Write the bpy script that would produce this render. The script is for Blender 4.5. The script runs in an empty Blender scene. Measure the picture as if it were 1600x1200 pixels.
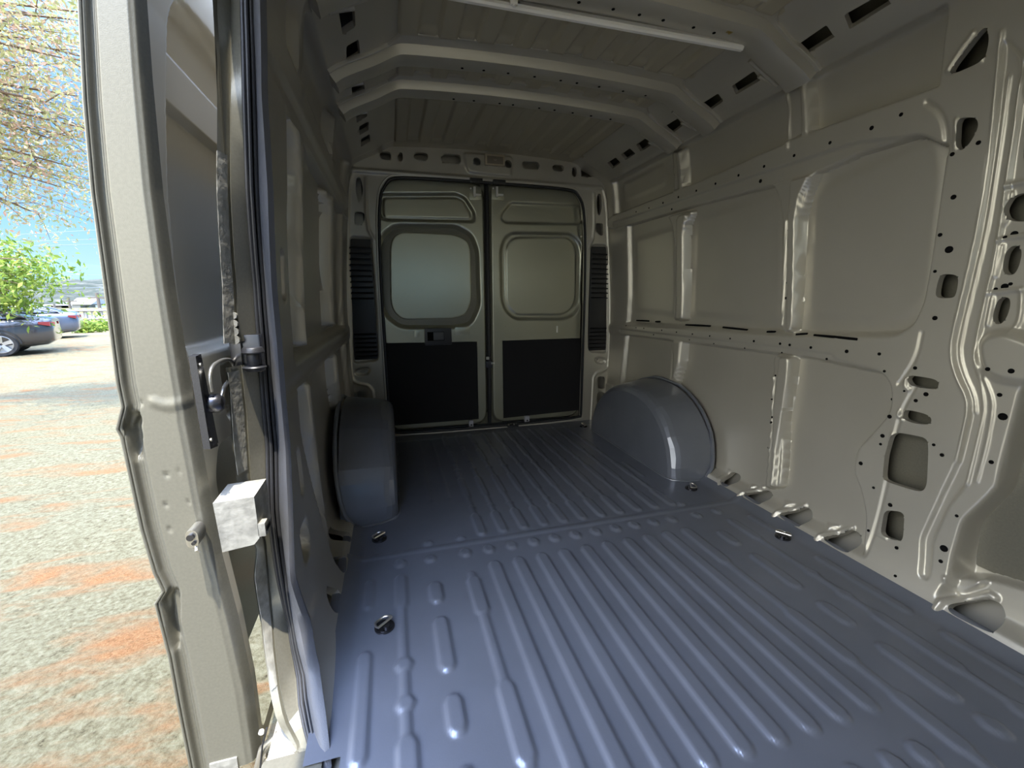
import bpy, bmesh, math, random
import numpy as np
from mathutils import Vector, Matrix
random.seed(7); np.random.seed(7)
sc = bpy.context.scene
col = sc.collection

# ------------------------------------------------------------------ camera
YAW, PITCH, ROLL, FPX = 0.275459, 0.200195, -0.003222, 663.69
CAM = np.array([0.0, 0.0, 1.0])
_cy, _sy = math.cos(YAW), math.sin(YAW); _cp, _sp = math.cos(PITCH), math.sin(PITCH)
_f = np.array([_sy*_cp, _cy*_cp, -_sp]); _r = np.array([_cy, -_sy, 0.0]); _u = np.cross(_r, _f)
_r2 = _r*math.cos(ROLL)+_u*math.sin(ROLL); _u2 = -_r*math.sin(ROLL)+_u*math.cos(ROLL)
cam = bpy.data.objects.new('camera', bpy.data.cameras.new('camera')); col.objects.link(cam)
cam.matrix_world = Matrix(((_r2[0], _u2[0], -_f[0], CAM[0]), (_r2[1], _u2[1], -_f[1], CAM[1]), (_r2[2], _u2[2], -_f[2], CAM[2]), (0, 0, 0, 1)))
cam.data.sensor_width = 36.0; cam.data.lens = FPX/1600*36.0
cam.data.clip_start = 0.02; cam.data.clip_end = 5000
sc.camera = cam

# ------------------------------------------------------------------ world, sun, exposure
sc.view_settings.view_transform = 'Standard'; sc.view_settings.look = 'None'
sc.view_settings.gamma = 1.0; sc.view_settings.use_curve_mapping = False
sc.view_settings.exposure = 3.1
w = bpy.data.worlds.new('sky'); sc.world = w; w.use_nodes = True
nt = w.node_tree; nt.nodes.clear()
tc = nt.nodes.new('ShaderNodeTexCoord'); sep = nt.nodes.new('ShaderNodeSeparateXYZ'); cr = nt.nodes.new('ShaderNodeValToRGB')
bg = nt.nodes.new('ShaderNodeBackground'); wo = nt.nodes.new('ShaderNodeOutputWorld')
nt.links.new(tc.outputs['Generated'], sep.inputs[0]); nt.links.new(sep.outputs['Z'], cr.inputs[0])
# unseen warm glow added to the sky beyond the side door, brightening the interior
dp = nt.nodes.new('ShaderNodeVectorMath'); dp.operation = 'DOT_PRODUCT'; dp.inputs[1].default_value = Vector((-.88, -.42, .22)).normalized()
fill_glow = nt.nodes.new('ShaderNodeValToRGB'); fill_glow.color_ramp.elements[0].position = .45; fill_glow.color_ramp.elements[0].color = (0, 0, 0, 1)
fill_glow.color_ramp.elements[1].position = .95; fill_glow.color_ramp.elements[1].color = (2.0, 1.85, 1.5, 1)
ad = nt.nodes.new('ShaderNodeMix'); ad.data_type = 'RGBA'; ad.blend_type = 'ADD'; ad.inputs[0].default_value = 1.0
nt.links.new(tc.outputs['Generated'], dp.inputs[0]); nt.links.new(dp.outputs['Value'], fill_glow.inputs[0])
nt.links.new(cr.outputs[0], ad.inputs[6]); nt.links.new(fill_glow.outputs[0], ad.inputs[7]); nt.links.new(ad.outputs[2], bg.inputs[0]); nt.links.new(bg.outputs[0], wo.inputs[0])
cr.color_ramp.elements[0].position = 0.0; cr.color_ramp.elements[0].color = (.30, .42, .50, 1)
cr.color_ramp.elements[1].position = 0.80; cr.color_ramp.elements[1].color = (2.6, 3.5, 5.8, 1)
e = cr.color_ramp.elements.new(0.42); e.color = (.30, .45, .72, 1)
e = cr.color_ramp.elements.new(0.12); e.color = (.17, .33, .50, 1)
e = cr.color_ramp.elements.new(0.28); e.color = (.115, .25, .46, 1)
bg.inputs[1].default_value = 0.30
sun = bpy.data.objects.new('sun', bpy.data.lights.new('sun', 'SUN')); col.objects.link(sun)
sun.data.energy = 1.45; sun.data.angle = math.radians(0.6); sun.data.color = (1, .94, .82)
SUND = Vector((0.028, 0.27, -0.96)).normalized()
sun.rotation_euler = SUND.to_track_quat('-Z', 'Y').to_euler()

# ------------------------------------------------------------------ helpers
def ray(px, py):
    return _r2*(px-800)/FPX - _u2*(py-600)/FPX + _f
def onp(px, py, ax, val):
    d = ray(px, py); return CAM + (val-CAM[ax])/d[ax]*d
def tag(o, label=None, cat=None, group=None, kind=None):
    if label: o['label'] = label
    if cat: o['category'] = cat
    if group: o['group'] = group
    if kind: o['kind'] = kind
    return o
def empty(name, loc=(0, 0, 0)):
    o = bpy.data.objects.new(name, None); col.objects.link(o); o.location = loc
    o.empty_display_size = 0.1; return o
def mesh_np(name, V, F, mat, parent=None, smooth=True, mats=None, midx=None):
    me = bpy.data.meshes.new(name)
    V = np.asarray(V, dtype=np.float32); F = np.asarray(F, dtype=np.int32)
    me.vertices.add(len(V)); me.vertices.foreach_set('co', V.ravel())
    k = F.shape[1]
    me.loops.add(F.size); me.loops.foreach_set('vertex_index', F.ravel())
    me.polygons.add(len(F)); me.polygons.foreach_set('loop_start', np.arange(0, F.size, k, dtype=np.int32))
    me.polygons.foreach_set('loop_total', np.full(len(F), k, dtype=np.int32))
    if smooth: me.polygons.foreach_set('use_smooth', np.ones(len(F), dtype=bool))
    if midx is not None: me.polygons.foreach_set('material_index', np.asarray(midx, dtype=np.int32))
    for m in (mats or [mat]): me.materials.append(m)
    me.update(calc_edges=True); me.validate()
    o = bpy.data.objects.new(name, me); col.objects.link(o)
    if parent: o.parent = parent
    return o
class MB:
    """collects world-space geometry, built as one mesh object"""
    def __init__(s): s.bm = bmesh.new()
    def box(s, lo, hi, bev=0.0, rot=None, seg=2):
        lo = Vector(lo); hi = Vector(hi); c = (lo+hi)/2; d = hi-lo
        r = bmesh.ops.create_cube(s.bm, size=1.0)
        vs = r['verts']
        for v in vs: v.co = Vector((v.co.x*d.x, v.co.y*d.y, v.co.z*d.z))
        if bev > 0:
            es = list({e for v in vs for e in v.link_edges})
            g = bmesh.ops.bevel(s.bm, geom=es, offset=bev, segments=seg, affect='EDGES', profile=.7)
            vs = list({v for f in g['faces'] for v in f.verts} | {v for v in vs if v.is_valid})
            seen = set(vs); st = list(vs)
            while st:
                a = st.pop()
                for e_ in a.link_edges:
                    b = e_.other_vert(a)
                    if b not in seen: seen.add(b); st.append(b)
            vs = list(seen)
        M = Matrix.Translation(c) @ (rot.to_4x4() if rot is not None else Matrix())
        for v in vs: v.co = M @ v.co
        return s
    def tube(s, pts, r, n=10, closed=False, rx=None):
        P = [Vector(p) for p in pts]; N = len(P)
        rr = r if isinstance(r, (list, tuple)) else [r]*N
        rings = []; up = None
        for i, p in enumerate(P):
            a = P[(i-1) % N] if (closed or i > 0) else p; b = P[(i+1) % N] if (closed or i < N-1) else p
            t = (b-a).normalized()
            if up is None:
                up = t.orthogonal().normalized()
            up = (up - t*up.dot(t)).normalized(); q = t.cross(up)
            rings.append([s.bm.verts.new(p+(up*math.cos(2*math.pi*k/n)+q*math.sin(2*math.pi*k/n))*rr[i]) for k in range(n)])
        for i in range(N if closed else N-1):
            A = rings[i]; B = rings[(i+1) % N]
            for k in range(n):
                s.bm.faces.new((A[k], A[(k+1) % n], B[(k+1) % n], B[k]))
        if not closed:
            s.bm.faces.new(rings[0][::-1]); s.bm.faces.new(rings[-1])
        return s
    def loft(s, rings, closed=True, cap=True):
        R = [[s.bm.verts.new(Vector(p)) for p in r] for r in rings]
        for A, B in zip(R[:-1], R[1:]):
            n = len(A)
            for k in range(n if closed else n-1):
                s.bm.faces.new((A[k], A[(k+1) % n], B[(k+1) % n], B[k]))
        if cap and closed:
            s.bm.faces.new(R[0][::-1]); s.bm.faces.new(R[-1])
        return s
    def disc(s, c, nrm, r, h=0.0, n=20, ry=None):
        """short cylinder, axis nrm, from c to c+h*nrm"""
        nrm = Vector(nrm).normalized(); a = nrm.orthogonal().normalized(); b = nrm.cross(a); c = Vector(c)
        ry = ry or r
        R0 = [c+a*r*math.cos(2*math.pi*k/n)+b*ry*math.sin(2*math.pi*k/n) for k in range(n)]
        if h == 0: s.bm.faces.new([s.bm.verts.new(p) for p in R0]); return s
        return s.loft([R0, [p+nrm*h for p in R0]])
    def prism(s, pts, vec, bev=0.0):
        vec = Vector(vec); A = [s.bm.verts.new(Vector(p)) for p in pts]; B = [s.bm.verts.new(Vector(p)+vec) for p in pts]
        n = len(A); s.bm.faces.new(A[::-1]); s.bm.faces.new(B)
        for k in range(n): s.bm.faces.new((A[k], A[(k+1) % n], B[(k+1) % n], B[k]))
        return s
    def build(s, name, mat, parent=None, smooth=True, angle=40):
        bmesh.ops.recalc_face_normals(s.bm, faces=s.bm.faces)
        for f in s.bm.faces: f.smooth = smooth
        if smooth:
            for e_ in s.bm.edges:
                if len(e_.link_faces) == 2 and e_.calc_face_angle(0) > math.radians(angle): e_.smooth = False
        me = bpy.data.meshes.new(name); s.bm.to_mesh(me); s.bm.free(); me.materials.append(mat)
        o = bpy.data.objects.new(name, me); col.objects.link(o)
        if parent: o.parent = parent
        return o
def fix(o):
    """move a child's mesh (made in world space) into its parent's space"""
    o.matrix_parent_inverse = Matrix.Translation(-o.parent.location) if o.parent else Matrix()
    return o
def chaikin(P, n=2, closed=True):
    P = np.asarray(P, float)
    for _ in range(n):
        Q = np.roll(P, -1, axis=0)
        A = P*.75+Q*.25; B = P*.25+Q*.75
        if closed: P = np.stack([A, B], 1).reshape(-1, P.shape[1])
        else: P = np.vstack([P[:1], np.stack([A[:-1], B[:-1]], 1).reshape(-1, P.shape[1]), P[-1:]])
    return P
def rnd_poly(P, r):
    P = np.asarray(P, float); n = len(P); out = []
    for i in range(n):
        a, b, c = P[i-1], P[i], P[(i+1) % n]; u = a-b; v = c-b; lu = np.hypot(*u)+1e-9; lv = np.hypot(*v)+1e-9
        ru = min(r, .45*lu); rv = min(r, .45*lv); p0 = b+u/lu*ru; p2 = b+v/lv*rv
        for t in (0, .25, .5, .75, 1): out.append(p0*(1-t)**2+b*2*t*(1-t)+p2*t*t)
    return np.array(out)
def sdpoly(X, Y, P):
    d = np.full(X.shape, 1e9); ins = np.zeros(X.shape, bool); n = len(P)
    for i in range(n):
        a = P[i]; b = P[(i+1) % n]; e_ = b-a
        wx = X-a[0]; wy = Y-a[1]
        t = np.clip((wx*e_[0]+wy*e_[1])/(e_@e_+1e-12), 0, 1)
        d = np.minimum(d, (wx-e_[0]*t)**2+(wy-e_[1]*t)**2)
        c = (a[1] <= Y) != (b[1] <= Y)
        with np.errstate(divide='ignore', invalid='ignore'):
            xi = a[0]+(Y-a[1])/(b[1]-a[1]+1e-15)*(b[0]-a[0])
        ins ^= (c & (X < xi))
    d = np.sqrt(d); return np.where(ins, -d, d)
def sdline(X, Y, P):
    d = np.full(X.shape, 1e9)
    for a, b in zip(P[:-1], P[1:]):
        e_ = b-a; wx = X-a[0]; wy = Y-a[1]
        t = np.clip((wx*e_[0]+wy*e_[1])/(e_@e_+1e-12), 0, 1)
        d = np.minimum(d, (wx-e_[0]*t)**2+(wy-e_[1]*t)**2)
    return np.sqrt(d)
class HF:
    """height field over a (u, v) grid: stamped sheet metal. h>0 rises towards the viewer side"""
    def __init__(s, us, vs, h0=0.0):
        s.us = np.asarray(us); s.vs = np.asarray(vs)
        s.U, s.V = np.meshgrid(s.us, s.vs, indexing='ij')
        s.H = np.full(s.U.shape, float(h0)); s.L = np.zeros((len(us)-1, len(vs)-1), int); s.holes = []
    def _win(s, P, m):
        lo = P.min(0)-m; hi = P.max(0)+m
        i0, i1 = np.searchsorted(s.us, [lo[0], hi[0]]); j0, j1 = np.searchsorted(s.vs, [lo[1], hi[1]])
        return slice(i0, i1), slice(j0, j1)
    def level(s, P, L, w=.012, rnd=2, label=None, add=False, off=0.0):
        P = rnd_poly(P, .022*rnd) if rnd else np.asarray(P, float)
        sl = s._win(P, w+.03+abs(off)); U = s.U[sl]; V = s.V[sl]
        if U.size == 0: return
        d = sdpoly(U, V, P)-off
        f = np.clip(.5-d/w, 0, 1); f = f*f*(3-2*f)
        if add: s.H[sl] += f*L
        else: s.H[sl] = s.H[sl]*(1-f)+L*f
        if label is not None: s.mark(P, label, off)
    def mark(s, P, label, off=0.0):
        uc = (s.us[1:]+s.us[:-1])/2; vc = (s.vs[1:]+s.vs[:-1])/2
        A, B = np.meshgrid(uc, vc, indexing='ij'); P = np.asarray(P, float)
        lo = P.min(0)-.05; hi = P.max(0)+.05
        i0, i1 = np.searchsorted(uc, [lo[0], hi[0]]); j0, j1 = np.searchsorted(vc, [lo[1], hi[1]])
        if i1 <= i0 or j1 <= j0: return
        m = sdpoly(A[i0:i1, j0:j1], B[i0:i1, j0:j1], P) < off
        s.L[i0:i1, j0:j1][m] = label
    def hole(s, P, rnd=1, depth=.022):
        """cut a real opening: grid points near the outline are pulled onto it, the faces inside are left out"""
        P = rnd_poly(P, .022*rnd) if rnd else np.asarray(P, float)
        sl = s._win(P, .02); U = s.U[sl]; V = s.V[sl]
        if U.size < 9: return
        du_ = np.gradient(s.us)[sl[0]].mean(); dv_ = np.gradient(s.vs)[sl[1]].mean(); best = np.full(U.shape, 1e9); bx = U.copy(); by = V.copy()
        for a, b in zip(P, np.roll(P, -1, axis=0)):
            e_ = b-a; t = np.clip(((U-a[0])*e_[0]+(V-a[1])*e_[1])/(e_@e_+1e-12), 0, 1); qx = a[0]+e_[0]*t; qy = a[1]+e_[1]*t
            d = np.hypot((U-qx)/du_, (V-qy)/dv_); m = d < best; best[m] = d[m]; bx[m] = qx[m]; by[m] = qy[m]
        m = best < .60
        s.U[sl][m] = bx[m]; s.V[sl][m] = by[m]
        s.holes.append((P, depth))
    def cut_holes(s):
        c = lambda A: (A[1:, 1:]+A[:-1, 1:]+A[1:, :-1]+A[:-1, :-1])/4
        A = c(s.U); B = c(s.V)
        for P, d in s.holes:
            sl = s._win(P, .01); sl = (slice(sl[0].start, min(sl[0].stop, A.shape[0])), slice(sl[1].start, min(sl[1].stop, A.shape[1])))
            if A[sl].size: s.L[sl][sdpoly(A[sl], B[sl], P) < 0] = -1
    def flanges(s, mapfn, mt, parent):
        for P, d in s.holes:
            h0 = [float(s.at(a, b)) for a, b in P]; rings = []
            c = P.mean(0)
            for k_, dd in ((0, .0), (0, -.003), (.0, -d)):
                rings.append([tuple(mapfn(np.array(a), np.array(b), np.array(h_+dd))) for (a, b), h_ in zip(P, h0)])
            m = MB(); m.loft(rings, closed=True, cap=False); m.build('hole_flange', mt, parent)
    def bead(s, P, hgt, wid, rnd=2):
        P = chaikin(P, rnd, False) if rnd else np.asarray(P, float)
        sl = s._win(P, wid+.02); U = s.U[sl]; V = s.V[sl]
        if U.size == 0: return
        d = sdline(U, V, P); f = np.clip(1-(d/wid)**2, 0, 1)
        s.H[sl] += hgt*f
    def at(s, u, v):
        i = np.clip(np.searchsorted(s.us, u)-1, 0, len(s.us)-2); j = np.clip(np.searchsorted(s.vs, v)-1, 0, len(s.vs)-2)
        a = np.clip((u-s.us[i])/(s.us[i+1]-s.us[i]), 0, 1); b = np.clip((v-s.vs[j])/(s.vs[j+1]-s.vs[j]), 0, 1); H = s.H
        return H[i, j]*(1-a)*(1-b)+H[i+1, j]*a*(1-b)+H[i, j+1]*(1-a)*b+H[i+1, j+1]*a*b
    def build(s, mapfn, specs, flip=False):
        """specs: {label: (name, material)}; faces labelled -1 are left out. returns {label: object}"""
        X = mapfn(s.U, s.V, s.H).reshape(-1, 3); nv = len(s.vs)
        I, J = np.meshgrid(np.arange(len(s.us)-1), np.arange(nv-1), indexing='ij')
        F = np.stack([I*nv+J, (I+1)*nv+J, (I+1)*nv+J+1, I*nv+J+1], -1)
        if flip: F = F[..., ::-1]
        out = {}
        for lb, (nm, mt) in specs.items():
            f = F[s.L == lb]
            if len(f) == 0: continue
            idx, inv = np.unique(f.ravel(), return_inverse=True)
            out[lb] = mesh_np(nm, X[idx], inv.reshape(-1, 4), mt)
        return out
def steps(*segs):
    out = []
    for a, b, d in segs:
        n = max(1, int(round((b-a)/d))); out += list(np.linspace(a, b, n, endpoint=False))
    out.append(segs[-1][1]); return np.array(out)

# ------------------------------------------------------------------ materials
def mat(name, color, rough=.5, metal=0.0, spec=.5, bump=0.0, bscale=200, var=0.0, vscale=6, coat=0.0, col2=None, flake=0.0, emit=None):
    m = bpy.data.materials.new(name); m.use_nodes = True; n = m.node_tree; b = n.nodes['Principled BSDF']
    b.inputs['Base Color'].default_value = (*color, 1); b.inputs['Roughness'].default_value = rough
    b.inputs['Metallic'].default_value = metal; b.inputs['Specular IOR Level'].default_value = spec
    b.inputs['Coat Weight'].default_value = coat; b.inputs['Coat Roughness'].default_value = .12
    tcn = n.nodes.new('ShaderNodeTexCoord')
    if var > 0 or col2:
        ns = n.nodes.new('ShaderNodeTexNoise'); ns.inputs['Scale'].default_value = vscale; ns.inputs['Detail'].default_value = 6
        n.links.new(tcn.outputs['Object'], ns.inputs['Vector'])
        rp = n.nodes.new('ShaderNodeValToRGB'); c2 = col2 or tuple(c*(1-var) for c in color)
        rp.color_ramp.elements[0].position = .35; rp.color_ramp.elements[1].position = .65
        rp.color_ramp.elements[0].color = (*c2, 1); rp.color_ramp.elements[1].color = (*color, 1)
        n.links.new(ns.outputs['Fac'], rp.inputs[0]); n.links.new(rp.outputs[0], b.inputs['Base Color'])
    if bump > 0:
        nb = n.nodes.new('ShaderNodeTexNoise'); nb.inputs['Scale'].default_value = bscale; nb.inputs['Detail'].default_value = 3
        n.links.new(tcn.outputs['Object'], nb.inputs['Vector'])
        bp = n.nodes.new('ShaderNodeBump'); bp.inputs['Strength'].default_value = bump; bp.inputs['Distance'].default_value = .002
        n.links.new(nb.outputs['Fac'], bp.inputs['Height']); n.links.new(bp.outputs[0], b.inputs['Normal'])
    if emit:
        b.inputs['Emission Color'].default_value = (*emit[0], 1); b.inputs['Emission Strength'].default_value = emit[1]
    return m
PAINT = mat('grey_primer_paint', (.50, .475, .405), .35, .42, .6, bump=.05, bscale=350, var=.06, vscale=3)
FLOORP = mat('grey_floor_paint', (.20, .215, .255), .30, .45, .6, bump=.08, bscale=260, var=.10, vscale=5)
ROOFP = mat('roof_paint', (.44, .40, .30), .42, .25, .4, bump=.05, bscale=300)
DOORP = mat('metallic_body_paint', (.20, .19, .15), .30, .35, .5, bump=.12, bscale=500, var=.10, vscale=160)
REARP = mat('rear_door_paint', (.44, .435, .34), .27, .65, .5, bump=.03, bscale=300, var=.05, vscale=2)
CAVITY_SHADE = mat('grey_undercoat', (.24, .23, .20), .55, .1)  # darker than the wall paint, stands in for shade inside the cut-outs
INNER_LIT = mat('door_inner_paint', (.78, .72, .58), .30, .15, .5, bump=.03, bscale=300)  # bounced sunlight on the door's inner side put into this paler base
RUBBER = mat('black_rubber', (.018, .018, .02), .45, 0, .5, bump=.2, bscale=300)
FELT = mat('black_board', (.012, .012, .013), .75, 0, .3, bump=.3, bscale=500)
BLACKP = mat('black_plastic', (.02, .02, .021), .35, 0, .5)
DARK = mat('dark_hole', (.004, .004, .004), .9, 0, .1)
STEEL = mat('zinc_steel', (.55, .53, .48), .28, .9, .5, bump=.1, bscale=120)
BOLT = mat('dark_steel', (.10, .10, .11), .25, .9, .5)
WHITEP = mat('white_plastic', (.80, .78, .72), .4, 0, .5)
SEALER = mat('white_sealer', (.30, .29, .25), .6, 0, .4, bump=.9, bscale=60, var=.35, vscale=40)

# ------------------------------------------------------------------ body cross-section
CX = 0.715
_prof = np.array([(1.615, -.03), (1.62, 0), (1.655, .05), (1.68, .14), (1.695, .3), (1.70, .5), (1.70, .8), (1.69, 1.1), (1.655, 1.5), (1.645, 1.65), (1.625, 1.80), (1.60, 1.845), (1.52, 1.885), (1.43, 1.925), (1.385, 1.955), (1.34, 1.972)])
_pc = chaikin(_prof, 2, False)
_T = np.concatenate([[0], np.cumsum(np.hypot(*np.diff(_pc, axis=0).T))])
_g = np.gradient(_pc, _T, axis=0); _nrm = np.stack([-_g[:, 1], _g[:, 0]], 1); _nrm /= np.linalg.norm(_nrm, axis=1)[:, None]
def t_of_z(z): return float(np.interp(z, _pc[:, 1], _T))
def surf(y, t, h, side=1):
    x = np.interp(t, _T, _pc[:, 0])+np.interp(t, _T, _nrm[:, 0])*h
    z = np.interp(t, _T, _pc[:, 1])+np.interp(t, _T, _nrm[:, 1])*h
    if side < 0: x = 2*CX-x
    return np.stack([x, y+0*x, z], -1)
def pix(px, py, side=1, off=0.0):
    """pixel -> (y, t) on the wall surface moved inwards by off"""
    d = ray(px, py)
    X = _pc[:, 0]+_nrm[:, 0]*off; Z = _pc[:, 1]+_nrm[:, 1]*off
    if side < 0: X = 2*CX-X
    g = (Z-1)*d[0]-X*d[2]
    k = np.where(np.sign(g[1:]) != np.sign(g[:-1]))[0]
    if len(k) == 0: k = [int(np.argmin(np.abs(g[:-1])))]
    k = k[0]; a = g[k]/(g[k]-g[k+1]+1e-15); a = min(max(a, 0), 1)
    x = X[k]+a*(X[k+1]-X[k]); t = _T[k]+a*(_T[k+1]-_T[k])
    return (x/d[0]*d[1], t)
def PX(s_, side=1, off=0.0, z=None):
    """'x,y x,y ...' in photo pixels -> wall coordinates. z=(x0,y0,k): crop coordinates"""
    out = []
    for q in s_.split():
        a, b = q.split(','); a = float(a); b = float(b)
        if z: a = z[0]+a*z[2]; b = z[1]+b*z[2]
        out.append(pix(a, b, side, off))
    return np.array(out)
T_CL, T_CU, T_END = t_of_z(1.825), t_of_z(1.935), _T[-1]
YR = 3.13

# rear edge of the sliding door opening, traced on the left wall surface
_fe = [(415, 0), (417, 150), (426, 298), (432, 450), (440, 537), (453, 700), (457, 800), (460, 900), (486, 975), (500, 1050), (510, 1125), (515, 1195)]
LEFT_EDGE = sorted([pix(a, b, -1) for a, b in _fe], key=lambda q: q[1])
_top = LEFT_EDGE[-1]
LEFT_EDGE = [(LEFT_EDGE[0][0], -.1)]+LEFT_EDGE+[(_top[0]-.01, t_of_z(1.66)), (_top[0]-.06, t_of_z(1.74)), (.72, t_of_z(1.78)), (-5, t_of_z(1.781)), (-5, T_END+.2)]
_seen = []; 
for q in LEFT_EDGE:
    if not _seen or q[1] > _seen[-1][1]+1e-4: _seen.append(q)
LEFT_EDGE = _seen

# ------------------------------------------------------------------ right side wall (stamped sheet)
SK = -.05
def side_wall(side):
    R = side > 0
    ys = steps((-.7, .3, .03), (.3, .62, .006), (.62, 1.12, .0036), (1.12, 1.75, .006), (1.75, YR+.02, .009)) if R else steps((.86, YR+.02, .011))
    ts = steps((0, .06, .006), (.06, T_END, .0052)) if R else steps((0, T_END, .010))
    h = HF(ys, ts, SK); HOLES = []
    yt = lambda s_, z=None, off=0: PX(s_, 1, off, z)
    # frame above and at the cant rail
    h.level(np.array([(-1, T_CL), (4, T_CL), (4, T_END+.1), (-1, T_END+.1)]), 0, .03, 0)
    # sill
    h.level(np.array([(-1, -.1), (4, -.1), (4, .10), (-1, .10)]), 0, .05, 0)
    # rear post
    h.level(np.array([(3.02, -.1), (4, -.1), (4, T_END), (3.02, T_END)]), -.005, .04, 0)
    h.level(np.array([(2.86, t_of_z(1.0)), (2.92, t_of_z(.3)), (4, t_of_z(.3)), (4, t_of_z(1.6)), (2.86, t_of_z(1.6))]), -.012, .02, 1)
    # soft stamped frames inside the skin panels
    for P_ in ('1258,300 1450,215 1462,260 1440,470 1385,505 1247,495', '1078,345 1210,300 1208,505 1072,490', '985,375 1045,355 1045,492 985,484'):
        h.level(yt(P_), .006, .05, 2, add=True)
    h.level(np.array([(2.45, t_of_z(1.68)), (2.95, t_of_z(1.68)), (2.95, t_of_z(1.79)), (2.45, t_of_z(1.79))]), .006, .03, 2, add=True)
    # vertical ribs : label 3..
    ribs = [
     # upper short ribs between cant rail and belt rail
     (3, '1046,240 1056,236 1068,300 1052,305', -.01), (3, '1222,140 1256,125 1264,225 1228,238', -.01),
     # centre ribs
     (4, '1040,338 1052,334 1078,330 1070,352 1068,380 1067,500 1050,502 1050,380 1047,355', -.014),
     (4, '1202,285 1215,275 1255,262 1272,266 1258,300 1246,345 1243,400 1239,500 1237,520 1216,518 1217,400 1218,345 1213,310', -.014),
     (5, '1046,528 1066,530 1062,572 1052,605 1042,600', -.014),
     (5, '1205,555 1236,558 1232,600 1222,640 1216,760 1190,762 1197,700', -.014),
     (3, '956,372 970,366 968,492 956,490', -.012)]
    for lb, P_, L in ribs: h.level(yt(P_), L, .008, 1)
    ribs2 = ['1058,338 1072,334 1066,365 1066,498 1056,500 1057,370', '1236,270 1268,268 1250,305 1243,345 1240,500 1237,518 1228,517 1230,400 1231,340', '1052,529 1064,530 1060,570 1051,598', '1217,557 1234,559 1229,610 1214,700 1208,760 1202,760 1208,640']
    for P_ in ribs2: h.level(yt(P_), .006, .007, 1)
    h.level(yt('1054,238 1062,236 1068,300 1061,302'), .004, .01, 0)
    h.level(yt('1245,128 1254,124 1262,228 1252,230'), .004, .01, 0)
    # belt rails
    up = yt('940,352 957,336 1100,279 1262,206 1440,142 1500,120 1500,225 1470,228 1440,214 1420,214 1340,239 1260,275 1100,316 958,358')
    mid = yt('950,507 965,505 1200,520 1345,526 1400,524 1408,560 1400,590 1375,581 1260,558 968,521 950,520')
    if not R:
        up = np.vstack([np.array([(1.1, t_of_z(1.5)), (1.1, t_of_z(1.64)), (3.1, t_of_z(1.63)), (3.1, t_of_z(1.5))])])
        mid = np.array([(1.1, t_of_z(.73)), (1.1, t_of_z(.83)), (3.1, t_of_z(.82)), (3.1, t_of_z(.73))])
    if not R:
        q = [(y-.02, t) for y, t in LEFT_EDGE if y > 0 and t < t_of_z(1.75)]
        q = q+[(1.36, t_of_z(1.8)), (1.34, t_of_z(1.2)), (1.33, t_of_z(.6)), (1.45, t_of_z(.3)), (1.5, 0)]
        h.level(np.array(q), -.002, .02, 1)
        for P_ in ([(1.24, .5), (1.27, .5), (1.27, .62), (1.24, .62)], [(1.24, 1.04), (1.275, 1.04), (1.275, 1.16), (1.24, 1.16)], [(1.16, .33), (1.24, .33), (1.26, .42), (1.17, .42)]):
            h.level(np.array(P_), -.03, .012, 1)
    h.level(up, 0, .014, 1); h.level(mid, 0, .034, 1)
    # lower half of each rail sits a little back
    h.level(yt('958,348 1100,300 1260,247 1340,222 1420,214 1340,239 1260,275 1100,316 960,357'), -.012, .012, 0)
    h.level(yt('968,514 1200,540 1370,562 1375,581 1260,558 968,522'), -.006, .008, 0)
    if R:
        pl = yt('1476,-120 1476,5 1470,60 1462,140 1477,180 1478,222 1466,300 1452,400 1440,470 1425,505 1395,524 1300,524 1300,560 1372,581 1388,600 1390,625 1386,645 1370,665 1336,702 1330,735 1342,765 1350,805 1346,850 1352,905 1440,960 1484,905 1490,870 1506,815 1556,768 1598,608 1640,560 1800,300 1800,-200')
        h.level(pl, 0, .02, 1)
        # inner sheet on the right of the post, slightly lower
        h.level(yt('1590,160 1573,290 1546,430 1523,520 1520,545 1532,575 1560,590 1700,610 1800,300 1800,0 1640,-60'), -.014, .012, 1)
        h.level(yt('1600,150 1610,170 1610,195 1700,200 1700,60 1600,90'), -.05, .014, 1)
        # channel between the two creases
        h.level(yt('1566,60 1552,200 1530,350 1510,440 1488,535 1488,565 1514,625 1513,650 1494,725 1470,775 1440,840 1436,900 1450,905 1456,845 1480,792 1508,755 1524,690 1536,640 1531,600 1519,560 1521,540 1540,460 1557,380 1568,300 1583,200 1596,90'), -.012, .012, 1)
        # cut-outs
        h.level(yt('1606,600 1560,768 1508,818 1492,870 1486,900 1530,904 1600,926 1750,975 2100,900 2100,560 1640,600'), -.095, .02, 1)
        D = -.088
        Z3 = (1200, 600, 1/3)
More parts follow.
